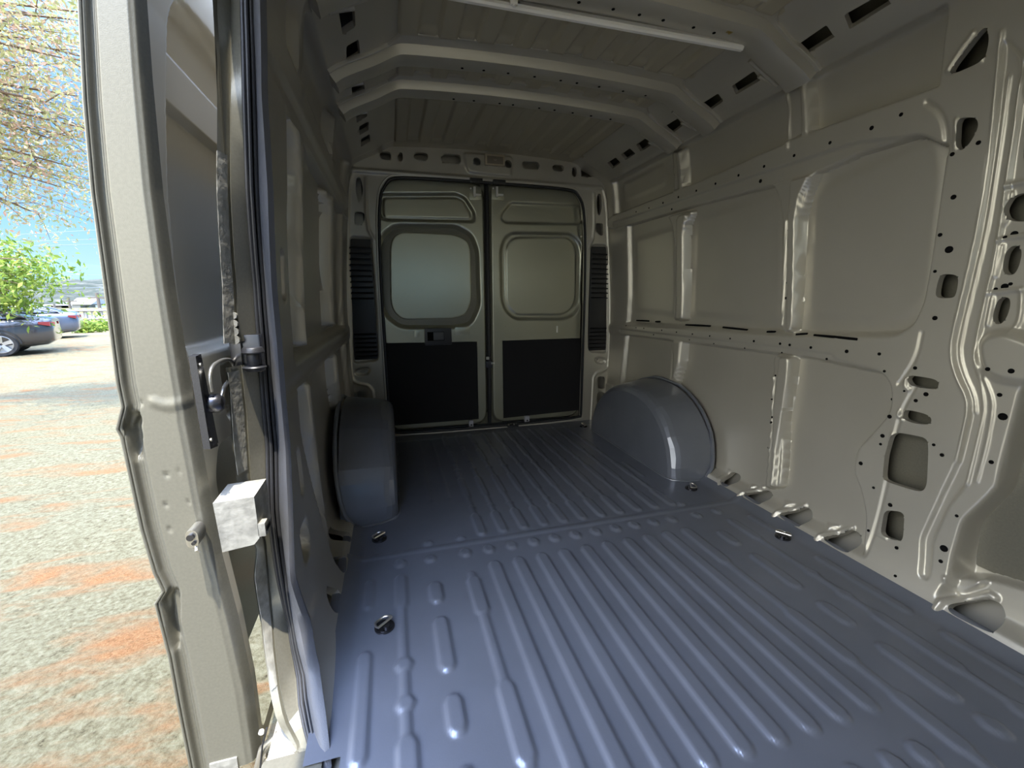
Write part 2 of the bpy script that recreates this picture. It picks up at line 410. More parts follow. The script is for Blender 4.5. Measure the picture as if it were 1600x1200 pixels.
        for P_, z_, w_ in [
          ('1541,40 1546,60 1541,86 1532,98 1497,113 1487,115 1485,108 1500,88 1528,52', None, .010),
          ('1496,186 1508,183 1527,184 1529,200 1515,225 1502,236 1494,231', None, .010),
          ('1467,433 1474,428 1494,429 1498,437 1494,460 1489,466 1466,466 1461,460', None, .010),
          ('872,965 890,947 930,950 1040,968 1068,990 1065,1015 1050,1033 1000,1030 900,1015 875,990', (1200, 350, .25), .008),
          ('630,150 640,125 665,122 740,140 765,158 767,178 750,190 700,188 645,172', Z3, .008),
          ('600,228 640,232 745,252 752,300 745,470 730,500 700,504 545,455 537,430 548,330 575,245', Z3, .010),
          ('545,590 640,600 632,735 600,735 525,708', Z3, .010),
          ('1565,330 1573,310 1590,302 1610,300 1610,345 1590,347 1570,345', None, .008),
          ('1562,412 1566,395 1576,384 1588,384 1592,395 1588,415 1580,430 1568,430 1562,424', None, .008),
          ('1547,490 1553,470 1563,464 1573,466 1574,478 1569,495 1560,507 1550,507 1546,500', None, .008),
          ('1594,225 1603,212 1640,210 1640,262 1600,265 1594,255', None, .008),
          ]:
            HOLES.append((yt(P_, z_), 1, .024))
        # wheel-well like bulge at the right edge
        h.level(yt('1532,545 1536,530 1550,522 1578,517 1640,540 1700,600 1600,600 1556,592 1538,575'), .022, .03, 2)
    # sill openings
    Z5 = (1120, 720, .15); Z6 = (1400, 860, .125)
    for P_, z_ in [('30,200 60,110 100,102 180,135 160,220 110,275 50,260', Z5), ('262,352 330,318 430,285 500,310 500,390 450,460 390,445', Z5),
                   ('635,562 700,520 850,465 915,510 910,640 855,692 760,665', Z5), ('1085,802 1200,750 1330,700 1425,770 1415,900 1370,968 1240,915', Z5),
                   ('635,705 700,640 1000,600 1130,620 1230,700 1275,900 1245,1015 1180,1035 900,905 680,790', Z6)]:
        if not R and z_ is Z6: continue
        HOLES.append((yt(P_, z_), 1, .03))
    if R:
        for P_, z_ in [('280,235 290,280 345,250', Z5), ('635,410 650,475 730,435', Z5), ('1080,640 1100,715 1200,670', Z5), ('600,330 990,370 960,430 620,500', Z6)]:
            h.level(yt(P_, z_), .016, .014, 0, add=True)
    # slotted windows in the cant rail
    Z8 = (1100, 0, .3125); Z1 = (880, 60, .2)
    for P_, z_ in [('460,230 612,125 652,185 490,286', Z8), ('700,75 895,-35 935,18 728,148', Z8), ('140,430 250,355 282,402 160,474', Z8),
                   ('1075,515 1210,430 1250,490 1118,586', Z1), ('788,690 895,625 937,680 833,756', Z1), ('572,830 650,775 692,830 608,886', Z1),
                   ('452,908 520,858 564,900 488,952', Z1), ('346,972 410,930 447,970 383,1020', Z1)]:
        HOLES.append((yt(P_, z_), .3, .02))
    if R:
        for y0, y1 in [(.98, 1.06), (.45, .75), (-.1, .25)]:
            h.level(np.array([(y0, t_of_z(1.86)), (y1, t_of_z(1.86)), (y1, t_of_z(1.905)), (y0, t_of_z(1.905))]), 0, .008, 0)
        h.level(np.array([(.2, .25), (.72, .25), (.78, t_of_z(.5)), (.78, t_of_z(.6)), (.2, t_of_z(.6))]), SK, .02, 0) if False else None
    # lips
    if R:
        for P_, hh, ww in [
          ('1565,50 1559,118 1552,200 1545,262 1530,350 1510,440 1490,520 1486,555 1495,590 1512,620 1513,645 1505,680 1495,722', .008, .010),
          ('1572,120 1562,200 1553,262 1540,350 1519,440 1500,520 1495,550 1503,585 1519,618 1521,645', .006, .009),
          ('1640,60 1604,100 1586,160 1583,205 1567,300 1556,380 1538,460 1521,540 1521,575 1532,602 1537,640 1526,690 1511,755', .009, .011),
          ('1538,590 1552,625 1550,650 1541,700 1526,752', .006, .009),
          ('1598,608 1578,690 1555,765', .010, .011),
          ('1556,376 1575,371 1640,362', .010, .012), ('1543,458 1565,455 1592,452', .010, .012), ('1570,290 1600,283 1640,275', .010, .012), ('1562,384 1551,432', .008, .010), ('1546,466 1538,508', .008, .010), ('1577,302 1566,350', .008, .010), ('1592,452 1590,500 1578,517', .008, .010),
          ('1480,110 1497,82 1520,52', .007, .010), ('1482,112 1500,108 1534,95', .005, .009),
          ('1494,186 1492,232', .006, .009), ('1416,592 1414,604 1420,609', .009, .010), ('1405,643 1403,650 1410,656', .009, .010),
          ('1394,678 1386,716', .006, .009), ('1373,836 1384,842', .006, .009),
          ('1448,160 1470,176 1479,205 1478,240', -.007, .014), ('1432,600 1402,655 1387,745 1351,868', -.006, .012), ('1440,520 1432,560 1404,600', -.006, .012)]:
            h.bead(yt(P_), hh*.72, ww*.62, 2)
        for P_, z_, hh, ww in [('220,370 290,308 410,262', Z5, .014, .012), ('588,578 650,508 840,452', Z5, .014, .012), ('1035,822 1110,738 1330,688', Z5, .014, .012),
                       ('20,250 10,180 60,90', Z5, .010, .010), ('500,730 600,600 780,590 1050,545 1120,590', Z6, .016, .016), ('700,520 960,430 1010,370', Z6, .01, .012)]:
            h.bead(yt(P_, z_), hh*.8, ww*.75, 1)
    for P_ in ('1224,345 1217,508', '1053,385 1052,496', '1205,590 1192,742', '1047,550 1043,596', '1226,150 1230,232', '1048,258 1054,300'):
        h.bead(yt(P_), .009, .009, 0)
    for P_, r_, d_ in HOLES:
        if R or P_[:, 0].min() > 1.25: h.hole(P_, r_, d_)
    # split into rails, ribs and post
    h.mark(rnd_poly(up, .022), 1, .006); h.mark(rnd_poly(mid, .022), 2, .018)
    ids = {}
    n = 10
    for lb, P_, L in ribs:
        q = rnd_poly(yt(P_), .022); ids[n] = P_
        uc = q[:, 0].min()
        h.mark(q, n, .006); n += 1
    # rails win over rib ends
    h.mark(rnd_poly(up, .022), 1, .006); h.mark(rnd_poly(mid, .022), 2, .018)
    nm = 'wall_right' if R else 'wall_left'
    specs = {0: (nm, PAINT), 1: ('belt_rail', PAINT), 2: ('belt_rail', PAINT)}
    for k in ids: specs[k] = ('side_rib', PAINT)
    if not R:
        # sliding door opening: cut everything in front of the opening's rear edge
        yc = (h.us[1:]+h.us[:-1])/2; tc_ = (h.vs[1:]+h.vs[:-1])/2
        A, B = np.meshgrid(yc, tc_, indexing='ij')
        edge = np.interp(B, [t for y, t in LEFT_EDGE], [y for y, t in LEFT_EDGE])
        h.L[A < edge] = -1
    h.cut_holes()
    if R:
        o = h.build(lambda u, v, hh: surf(u, v, hh, 1), specs, flip=False)
    else:
        o = h.build(lambda u, v, hh: surf(u, v, hh, -1), specs, flip=True)
    h.flanges(lambda a, b, c_: surf(a, b, c_, 1 if R else -1), PAINT, o[0])
    # closed skin behind the openings
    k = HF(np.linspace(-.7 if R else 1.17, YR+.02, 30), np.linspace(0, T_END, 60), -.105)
    q = k.build(lambda u, v, hh: surf(u, v, hh, 1 if R else -1), {0: ('inner_skin', CAVITY_SHADE)}, flip=not R)[0]; q.parent = o[0]
    return h, o

hR, oR = side_wall(1)
hL, oL = side_wall(-1)
for o_, nm in ((oR, 'right'), (oL, 'left')):
    tag(o_[0], kind='structure')
RL = {1: ('upper steel belt rail with small holes along the right van wall', 'upper steel belt rail along the dark left van wall'),
      2: ('lower steel belt rail with slotted shelf along the right van wall', 'lower steel belt rail with ledge on the dark left van wall')}
for k in (1, 2):
    for o_, i in ((oR, 0), (oL, 1)):
        if k in o_: tag(o_[k], RL[k][i], 'wall rail')
RIBN = ['short upright rib above the upper rail, the one nearer the rear doors', 'short upright rib above the upper rail, the one nearer the camera',
        'upright steel rib between the two rails, above the wheel housing', 'wide upright steel rib between the two rails, nearest the big pillar',
        'short upright rib below the lower rail standing on the wheel housing', 'long slotted upright rib below the lower rail beside the pillar', 'narrow upright rib between the rails at the rear corner post']
for o_, sd_ in ((oR, 'right'), (oL, 'left')):
    for k in range(7):
        if 10+k in o_: tag(o_[10+k], RIBN[k]+', '+sd_+' wall', 'wall rib')
# small punched holes on the right wall (thin dark discs seated in the sheet)
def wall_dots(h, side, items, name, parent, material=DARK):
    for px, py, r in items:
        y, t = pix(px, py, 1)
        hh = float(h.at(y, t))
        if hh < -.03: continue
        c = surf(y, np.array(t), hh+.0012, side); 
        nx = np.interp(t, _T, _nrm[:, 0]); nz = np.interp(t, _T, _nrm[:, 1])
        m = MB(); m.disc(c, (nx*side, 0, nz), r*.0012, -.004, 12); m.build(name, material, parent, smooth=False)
dots_post = [(1469, 367, 5), (1483, 390, 9), (1461, 424, 4), (1461, 497, 6), (1529, 223, 5), (1488, 241, 5), (1490, 308, 6), (1430, 575, 5), (1413, 611, 3), (1447, 616, 6), (1431, 626, 5),
   (1390, 651, 6), (1379, 681, 6), (1376, 694, 4), (1345, 724, 6), (1365, 762, 4), (1391, 789, 6), (1472, 711, 5), (1459, 695, 4), (1357, 829, 4), (1401, 856, 5), (1475, 857, 9), (1470, 877, 5), (1495, 806, 4), (1549, 722, 5), (1567, 651, 9), (1562, 617, 5),
   (1382, 580, 4), (1392, 624, 4), (1580, 366, 7), (1567, 371, 4), (1565, 448, 7), (1551, 452, 4), (1574, 444, 4), (1588, 579, 6), (1551, 576, 5), (1399, 900, 4)]
wall_dots(hR, 1, dots_post, 'punched_hole', oR[0])
wall_dots(hR, 1, [(1362, 200, 6), (1297, 223, 5), (1241, 243, 5), (1408, 179, 5), (1194, 260, 5), (1154, 274, 5), (1118, 287, 5), (1088, 298, 5), (1060, 308, 5), (1036, 317, 5), (1185, 283, 7), (1014, 325, 4), (994, 331, 4), (1047, 327, 5)], 'punched_hole', oR[1])
wall_dots(hR, 1, [(1219, 537, 5), (1234, 539, 5), (1267, 543, 5), (1323, 549, 6), (1220, 551, 3), (1290, 561, 4), (1178, 533, 5), (1141, 529, 4), (1109, 525, 4), (1082, 522, 4), (1057, 519, 4), (1034, 516, 4), (1006, 513, 4), (994, 512, 4), (978, 509, 4), (1162, 544, 3), (1114, 537, 3), (1076, 531, 3), (1020, 523, 4), (1374, 553, 5)], 'punched_hole', oR[2])
wall_dots(hR, 1, [(1228, 360, 4), (1227, 385, 5), (1226, 442, 4), (1224, 466, 5)], 'punched_hole', oR[13])
wall_dots(hR, 1, [(1208, 587, 4), (1206, 633, 5), (1204, 624, 3), (1203, 652, 5), (1202, 660, 5), (1198, 700, 4)], 'punched_hole', oR[15])
# slots on the shelf of the lower rail
for a, b in [((1062, 508), (1100, 510)), ((1120, 512), (1160, 516)), ((1192, 519), (1204, 519)), ((1240, 523), (1255, 522)), ((1268, 524), (1340, 530)), ((986, 501), (1005, 502)), ((1015, 503), (1022, 503))]:
    ya, ta = pix(*a, 1); yb, tb = pix(*b, 1)
    pa = surf(ya, np.array(ta), float(hR.at(ya, ta))+.003, 1); pb = surf(yb, np.array(tb), float(hR.at(yb, tb))+.003, 1)
    m = MB(); m.tube([pa, (pa+pb)/2, pb], [.005, .006, .005], 8); m.build('shelf_slot', DARK, oR[2])

# ------------------------------------------------------------------ floor
fx = steps((-.24, 1.66, .0055)); fy = steps((-.7, .4, .03), (.4, 1.75, .006), (1.75, 3.17, .009))
hf = HF(fx, fy, 0)
def cap(x, y0, y1, w_, hh=.009, e=.012):
    r = w_/2; P_ = [(x-r, y0+r), (x-r*.6, y0+r*.2), (x, y0), (x+r*.6, y0+r*.2), (x+r, y0+r), (x+r, y1-r), (x+r*.6, y1-r*.2), (x, y1), (x-r*.6, y1-r*.2), (x-r, y1-r)]
    sl = hf._win(np.array(P_), .03); U = hf.U[sl]; V = hf.V[sl]
    if U.size == 0: return
    d = sdpoly(U, V, np.array(P_, float)); f = np.clip(.5-d/e, 0, 1); f = f*f*(3-2*f)
    hf.H[sl] = np.maximum(hf.H[sl], hh*f)
GX = [.235+.0955*k for k in range(12)]
for k, x in enumerate(GX):
    if k in (0, 10):
        for a, b in ((1.17, 1.37 if k == 0 else 1.44), (.70, .925), (.45, .62)): cap(x, a, b, .046)
        cap(x, .40, 1.40, .026, .007)
    elif k == 11: continue
    else: cap(x, .585, 1.438, .044)
    if k < 11: cap(x, 1.497, 1.553, .042)
for x in (.098, 1.325):
    for a, b in ((1.266, 1.376), (.99, 1.20), (.81, .92), (.55, .74)): cap(x, a, b, .044)
    cap(x, 1.50, 1.545, .04); cap(x, 1.615, 1.65, .036)
for x, s_ in ((-.018, 1), (1.443, -1)):
    cap(x, .4, 1.45, .022, .007)
    for y0 in (1.02, .90): cap(x, y0, y0+.05, .046)
    cap(x, .6, .845, .046); cap(x, 1.27, 1.45, .04)
    cap(x, 1.50, 1.55, .04)
for x in (-.124, 1.558):
    cap(x, .80, 1.12, .036, .008); cap(x, .5, .72, .036, .008); cap(x, 1.30, 1.45, .03, .007)
cap(.233, 1.62, 1.65, .036)
for x in [1.00, 1.085, 1.19, 1.32, 1.44, .9, .8, .7, .6, .5, .4]: cap(x+.0, .455, .515, .045)
# rear bay: wavy beads
for k in range(1, 12):
    x = GX[k]-.002
    y1 = 3.04; cap(x, 1.63, 1.82, .040); cap(x, 1.63, y1, .018, .006)
    for a, b in ((1.87, 1.90), (1.99, 2.24), (2.33, 2.38), (2.46, 2.68), (2.77, 3.0)): cap(x, a, b, .032, .007)
for x in (.233, .14): cap(x, 2.0, 2.95, .018, .005)
cap(1.335, 1.98, 2.2, .02, .006)
# joint between the floor sheets and the sides turned up
hf.level(np.array([(-1, 1.578), (2, 1.578), (2, 1.604), (-1, 1.604)]), .004, .010, 0, add=True)
hf.level(np.array([(-1, 2.99), (2, 2.99), (2, 3.3), (-1, 3.3)]), -.006, .03, 0, add=True)
hf.H += .03*np.clip((hf.U-1.585)/.06, 0, 1)**1.5+.03*np.clip((-.155-hf.U)/.06, 0, 1)**1.5*np.clip((hf.V-.95)/.25, 0, 1)
hf.mark(np.array([(-1, -2), (-.165, -2), (-.165, .84), (-1, .84)]), -1)
of = hf.build(lambda u, v, hh: np.stack([u, v, hh], -1), {0: ('floor', FLOORP)})[0]; tag(of, kind='structure')

# ------------------------------------------------------------------ ceiling
rx = steps((.06, 1.37, .006)); ry = steps((-.8, .9, .04), (.9, 3.15, .012))
hc = HF(rx, ry, 0)
zroof = lambda x: 1.972+.022*(1-((x-CX)/.65)**2)
PIT = .1475
for i in range(-4, 5):
    xc = CX+i*PIT
    for y0, y1 in ((.20, .92), (1.02, 1.40), (1.60, 1.855), (2.04, 2.16), (2.36, 3.00)):
        hc.level(np.array([(xc-.036, y0), (xc+.036, y0), (xc+.036, y1), (xc-.036, y1)]), -.017, .012, 0)
        if y1-y0 > .2: hc.level(np.array([(xc+.040, y1-.045), (xc+.105, y1-.045), (xc+.105, y1-.006), (xc+.040, y1-.006)]), -.010, .010, 0)
oc = hc.build(lambda u, v, hh: np.stack([u, v, zroof(u)-hh*-1 if False else zroof(u)+hh*-1*-1], -1), {0: ('ceiling', ROOFP)}, flip=True)[0]; tag(oc, kind='structure')
# outer roof and outer body skin (closes the body, seen from outside)
pr = [(CX-(x-CX), z) for x, z in [(1.775, .45), (1.775, .8), (1.765, 1.1), (1.745, 1.5), (1.735, 1.76), (1.64, 1.93), (1.45, 2.03), (1.1, 2.06)]]
m = MB()
ring = lambda y: [(2*CX-x, y, z) for x, z in pr[4:]]+[(x, y, z) for x, z in pr[4:]][::-1]
m.loft([ring(-1.0), ring(3.25)], closed=False, cap=False)
outer = m.build('trim_1', DOORP); tag(outer, kind='structure')
m = MB(); m.loft([[(2*CX-x, y, z) for x, z in [(CX*2-1.775, -.2)]+pr[:5]] for y in (-1.0, 3.25)], closed=False, cap=False)
o = m.build('trim_2', DOORP); tag(o, kind='structure')
m = MB(); m.loft([[(x, y, z) for x, z in [(CX*2-1.775, -.2)]+pr[:5]] for y in (1.13, 3.25)], closed=False, cap=False)
o = m.build('trim_3', DOORP); tag(o, kind='structure')
m = MB(); m.box((-.33, -1.0, -.06), (1.77, 3.2, -.035)); o = m.build('trim_4', PAINT); tag(o, kind='structure')

# unseen cab behind the camera: shell, windscreen gap and blocks shaped to limit light
m = MB()
for b0, b1 in (((-.30, -2.4, -.06), (-.22, -.15, .85)), ((-.28, -2.4, .85), (-.20, -.13, 1.80)), ((-.28, -2.4, 1.50), (-.20, -.13, 1.99)), ((-.28, -2.42, 1.62), (1.72, -2.36, 2.0)),
               ((-.28, -2.42, -.06), (1.72, -2.36, .95)), ((1.70, -2.4, -.06), (1.76, -.68, 1.99)), ((-.28, -2.4, 1.97), (1.72, -.78, 2.0)), ((-.28, -2.4, -.06), (1.72, -.68, -.03)),
               ((-.1, -1.25, -.03), (.45, -1.1, 1.15)), ((.85, -1.25, -.03), (1.6, -1.1, 1.15))):
    m.box(b0, b1)
o = m.build('trim_12', PAINT, smooth=False); tag(o, kind='structure')

# ------------------------------------------------------------------ roof bows
def bow(y0, label, wide=.085, led=False):
    """hat section swept across the roof and down over the cant rails"""
    tt = np.linspace(t_of_z(1.835), T_END, 9)
    path = [(float(np.interp(t, _T, _pc[:, 0])), float(np.interp(t, _T, _pc[:, 1]))) for t in tt]
    path += [(x, zroof(x)) for x in np.linspace(1.30, CX, 8)]
    path = path+[(2*CX-x, z) for x, z in path[::-1][1:]]
    P_ = np.array(path)
    P_ = chaikin(P_, 1, False)
    g = np.gradient(P_, axis=0); nn = np.stack([-g[:, 1], g[:, 0]], 1); nn /= np.linalg.norm(nn, axis=1)[:, None]
    hw = wide/2
    sec = [(-hw-.078, .004), (-hw-.076, .010), (-hw-.070, .012), (-hw-.066, .007), (-hw-.006, .007), (-hw+.004, .040), (-hw+.028, .048), (hw-.012, .048), (hw+.004, .042), (hw+.012, .004), (hw+.035, .004)]
    rings = []
    for (x, z), n_ in zip(P_, nn):
        fl_ = .25+.75*min(1, max(0, (.66-abs(x-CX))/.05))
        rings.append([(x+n_[0]*h_, y0+(s_ if s_ > -hw-.004 else -hw+(s_+hw)*fl_), z+n_[1]*h_) for s_, h_ in sec]+[(x+n_[0]*(-.004), y0+s_, z+n_[1]*(-.004)) for s_ in (hw+.035, -hw-.078*fl_)])
    root = empty('roof_bow', (CX, y0, 1.93)); tag(root, label, 'roof bow', 'pressed steel bows across the roof')
    m = MB(); m.loft(rings, closed=True, cap=True); fix(m.build('hat_section', PAINT, root, angle=25))
    for x in np.linspace(.35, 1.2, 9):
        m = MB(); m.disc((x+random.uniform(-.02, .02), y0+.012, zroof(x)-.0475), (0, 0, -1), .006, .002, 10); fix(m.build('punched_hole', DARK, root, smooth=False))
    # reinforcing pads on the slanted ends
    for s_ in (1, -1):
        m = MB(); xs = [1.575, 1.50, 1.43]
        pts = []
        for x in xs:
            z = float(np.interp(-x, -_pc[:, 0][::1], _pc[:, 1])) if False else float(np.interp(x, _pc[::-1, 0][:40], _pc[::-1, 1][:40]))
            pts.append((CX+s_*(x-CX)-s_*.018, y0+hw+.028, z-.018))
        m.tube(pts, .010, 8)
        z0 = pts[0]
        m.tube([(z0[0]+s_*.015, y0+hw+.02, z0[2]+.01), (z0[0], y0+hw+.05, z0[2]+.012), (pts[1][0], y0+hw+.05, pts[1][2]-.004)], .008, 8)
        fix(m.build('end_bracket', PAINT, root))
    return root
bow(1.475, 'roof bow carrying the white light strip, second from the camera', .105)
bow(1.965, 'roof bow behind the white light strip, third from the camera')
bow(2.255, 'roof bow nearest the rear doors')
for a_, b_, c_ in ((803, 6, WHITEP), (1140, 49, mat('brass_clip', (.45, .36, .15), .3, .8))):
    p = Vector(onp(a_, b_, 2, 1.935)); m = MB(); m.box(p+Vector((-.012, -.006, -.004)), p+Vector((.012, .006, .012)), .002); m.disc(p+Vector((0, 0, -.004)), (0, 0, -1), .005, .004, 10)
    o = m.build('wiring_clip', c_); tag(o, 'small white clip on the roof bow above the light strip' if c_ is WHITEP else 'small brass-coloured clip on the roof bow near the right end of the light strip', 'clip')
# light strip under the first bow
root = empty('light_strip', (.78, 1.54, 1.93)); tag(root, 'long white light strip fixed under the roof bow, switched off', 'light')
_s0 = onp(700, -4, 2, 1.945); _s1 = onp(1159, 78, 2, 1.915)
_s0 = Vector(_s0); _s1 = Vector(_s1); _d = (_s1-_s0).normalized(); _up = Vector((0, 0, 1)); _q = _d.cross(_up).normalized(); _up = _q.cross(_d)
def strip(a, b, prof): return [[p+_q*u+_up*v for u, v in prof] for p in (a, b)]
m = MB(); m.loft(strip(_s0-_d*.05, _s1, [(-.011, .014), (-.011, .002), (-.006, -.004), (.006, -.004), (.011, .002), (.011, .014)])); fix(m.build('diffuser', WHITEP, root, angle=30))
m = MB(); m.loft(strip(_s0-_d*.055, _s1+_d*.004, [(-.014, .018), (-.014, .010), (.014, .010), (.014, .018)])); fix(m.build('channel', mat('aluminium_channel', (.62, .61, .56), .35, .6), root, angle=30))

# ------------------------------------------------------------------ rear frame: header and corner posts
def RXZ(s_, z=None, Y=YR):
    out = []
    for q in s_.split():
        a, b = map(float, q.split(','))
        if z: a = z[0]+a*z[2]; b = z[1]+b*z[2]
        p = onp(a, b, 1, Y); out.append((p[0], p[2]))
    return np.array(out)
Z7 = (540, 220, .2625); ZD = (540, 480, .2625); ZP = (890, 270, .35)
AP = [(-.052, .004), (-.055, .06), (-.055, .30), (-.055, 1.2), (-.035, 1.66), (.03, 1.77), (.10, 1.795), (CX, 1.80), (1.33, 1.795), (1.40, 1.77), (1.465, 1.66), (1.485, 1.2), (1.485, .30), (1.485, .06), (1.482, .004)]
AP = [(a, b) for a, b in AP]
fxs = steps((-.30, -.05, .007), (-.05, 1.48, .009), (1.48, 1.73, .0055)); fzs = steps((-.02, 1.76, .0075), (1.76, 2.0, .0065))
hr = HF(fxs, fzs, 0)
lv = lambda P_, z_, L, w_=.010, r_=1, **k: hr.level(RXZ(P_, z_), L, w_, r_, **k)
# stamped cut-outs in the header
for P_, rr in [('195,62 270,66 272,118 210,112', 1), ('318,68 340,72 338,128 316,124 308,95', 1), ('415,66 485,72 492,95 480,122 415,115 402,92', 1), ('580,76 680,82 690,110 675,142 580,135 562,105', 1),
              ('1058,120 1145,124 1157,148 1145,174 1060,168 1046,145', 1), ('1240,140 1290,144 1302,163 1290,186 1240,180 1228,160', 1),
              ('1355,155 1373,158 1377,186 1370,216 1352,214 1344,186', 1), ('1408,152 1485,158 1478,210 1425,220 1400,205 1400,165', 1)]:
    hr.hole(RXZ(P_, Z7), rr, .03)
for cx_, cz_, r_ in ((779, 127, 20), (965, 143, 19)):
    a = RXZ('%f,%f' % (cx_, cz_), Z7)[0]; rr = r_*.2625/190
    hr.hole(np.array([(a[0]+rr*math.cos(k*.449), a[1]+rr*math.sin(k*.449)) for k in range(14)]), 0, .03)
lv('700,72 990,96 985,170 985,215 735,190 718,160', Z7, .014, .012, 1, add=True)
hr.level(np.array([(-.2, 1.80), (1.6, 1.80), (1.6, 1.825), (-.2, 1.825)]), .012, .014, 0, add=True)
# right corner post: slot, oval, cut-outs; mirrored on the left
for sgn in (1, -1):
    def mv(P_, L, w_=.010, r_=1, add=False):
        q = RXZ(P_, ZP)
        if sgn < 0: q = q.copy(); q[:, 0] = 2*CX-q[:, 0]
        if L < -.025: hr.hole(q, r_, .03)
        else: hr.level(q, L, w_, r_, add=add)
    mv('126,92 140,95 144,150 136,190 128,190 118,140', -.045)
    mv('116,225 150,225 150,280 132,280 118,262', -.045)
    mv('97,330 108,322 158,322 166,335 166,795 155,804 92,800 84,785 86,600', -.020, .010, 1)
    mv('112,832 122,824 158,828 162,842 152,854 118,850', -.014, .010, 1)
    mv('124,915 134,908 158,912 158,958 150,966 126,962', -.030, .008, 1)
    mv('122,985 132,975 158,980 156,1022 146,1032 122,1028', -.030, .008, 1)
    for P_ in ('150,75 165,130 172,300 180,500 182,700 175,860 160,880 108,898 104,960 96,1110', '108,95 110,280 88,330'):
        q = RXZ(P_, ZP)
        if sgn < 0: q = q.copy(); q[:, 0] = 2*CX-q[:, 0]
        hr.bead(q, .009, .011, 1)
hr.mark(chaikin(np.array(AP), 2), -1); hr.cut_holes()
orf = hr.build(lambda u, v, hh: np.stack([u, YR-hh+.03*np.clip((np.abs(u-CX)-.82)/.15, 0, 1)*0, v], -1), {0: ('wall_back', PAINT)}, flip=True)
if 0 in orf:
    pass
ob = orf[0]; tag(ob, kind='structure')
hr.flanges(lambda a, b, c_: np.stack([a, YR-c_, b], -1), PAINT, ob)
# closing sheet behind the cut-outs of the posts and header
m = MB()
for x0, x1, z0, z1 in ((-.36, -.10, -.05, 2.02), (1.53, 1.79, -.05, 2.02), (-.1, 1.53, 1.83, 2.05)): m.box((x0, YR+.11, z0), (x1, YR+.14, z1))
o = m.build('trim_5', PAINT, smooth=False); tag(o, kind='structure')
# aperture reveal
apc = chaikin(np.array(AP), 2)
m = MB(); rg = []
for d_ in (0, .02, .045):
    rg.append([(x, YR+d_, z) for x, z in apc])
m.loft(rg, closed=True, cap=False); fix(m.build('reveal', PAINT, ob))
seal = MB(); seal.tube([(CX+(x-CX)*.992, YR-.004, .9+(z-.9)*.992) for x, z in apc], .010, 8, closed=True)
o = seal.build('door_seal', RUBBER); tag(o, 'black rubber seal around the rear door opening', 'rubber seal')
m = MB(); m.tube([(CX+(x-CX)*1.012, YR-.002, .9+(z-.9)*1.010) for x, z in apc], .008, 8, closed=True); fix(m.build('pressed_lip', PAINT, ob))

# header lamp cover with its label, beside it the bracket plate
a = RXZ('825,84 940,98 938,160 822,148', Z7)
root = empty('lamp_cover', (a[:, 0].mean(), YR-.03, a[:, 1].mean())); tag(root, 'pale rectangular lamp cover in the middle of the header over the rear doors', 'lamp cover')
m = MB(); m.box((a[0, 0], YR-.036, a[2, 1]), (a[1, 0], YR-.010, a[0, 1]), .004); fix(m.build('housing', mat('beige_plastic', (.42, .36, .25), .45), root))
m = MB(); m.box((a[0, 0]+.012, YR-.0385, a[2, 1]+.010), (a[1, 0]-.012, YR-.034, a[0, 1]-.014), .002); fix(m.build('lens', mat('smoked_lens', (.20, .17, .13), .25), root))
m = MB()
xm = (a[0, 0]+a[1, 0])/2; zm = (a[0, 1]+a[2, 1])/2
for dz, l_ in ((.002, .028), (-.004, .018)): m.box((xm-l_/2, YR-.0392, zm+dz-.0012), (xm+l_/2, YR-.038, zm+dz+.0012))
fix(m.build('moulded_marks', mat('mark_grey', (.35, .31, .25), .5), root, smooth=False))

# ------------------------------------------------------------------ rear doors
YD = 3.185
def rear_door(n, x0, x1, feats, panel, board_px):
    xs = steps((x0, x1, .006)); zs = steps((.012, 1.815, .0065))
    h = HF(xs, zs, 0)
    for P_, z_, L, w_, r_, add in feats: h.level(RXZ(P_, z_, YD), L, w_, r_, add=add)
    # rolled outer edge
    out = np.array([(x0+.012, .024), (x1-.012, .024), (x1-.012, 1.80), (x0+.012, 1.80)])
    d = sdpoly(h.U, h.V, rnd_poly(out, .10 if True else 0))
    h.H -= .030*np.clip((d+.006)/.02, 0, 1)
    o = h.build(lambda u, v, hh: np.stack([u, YD-hh, v], -1), {0: ('door_%d' % n, REARP)}, flip=True)[0]
    tag(o, kind='structure')
    q = RXZ(board_px, ZD, YD-.006)
    m = MB(); m.prism([(x, YD-.0005, z) for x, z in q], (0, -.008, 0)); m.build('lower_board', FELT, o, smooth=False)
    m = MB(); m.box((x0+.01, YD+.03, .012), (x1-.01, YD+.05, 1.80), .01); m.build('outer_skin', DOORP, o)
    return h, o
dL = [('215,318 660,316 712,340 768,430 764,474 745,480 230,468 206,445 200,345', Z7, -.026, .022, 1, False), ('240,335 660,338 700,355 745,435 745,462 240,452 224,436 224,350', Z7, .006, .014, 1, True),
      ('200,640 225,560 300,508 660,512 745,560 780,650 792,980 745,1085 660,1105 330,1105 245,1040 212,960', Z7, -.040, .05, 2, False),
      ('262,640 275,575 320,535 650,548 735,590 750,660 756,960 720,1040 650,1062 340,1068 285,1020 265,960', Z7, .016, .012, 2, True)]
dR = [('985,368 1380,385 1412,398 1412,482 1388,496 950,488 928,465 932,435', Z7, -.013, .020, 1, False),
      ('925,650 945,580 990,548 1340,552 1395,600 1412,660 1408,960 1360,1035 1300,1060 1010,1062 950,1010 930,940', Z7, -.024, .035, 2, False),
      ('958,650 975,600 1010,575 1320,572 1362,612 1378,660 1372,950 1340,1010 1290,1035 1020,1035 975,990 960,940', Z7, .008, .014, 2, True)]
GL = -.062; GM0, GM1 = CX-.012, CX+.018
hdl, d1 = rear_door(1, GL, GM0, dL, None, '218,215 782,205 792,665 240,708 225,640')
hdr, d2 = rear_door(2, GM1, 1.495, dR, None, '935,200 1398,184 1390,612 940,660')
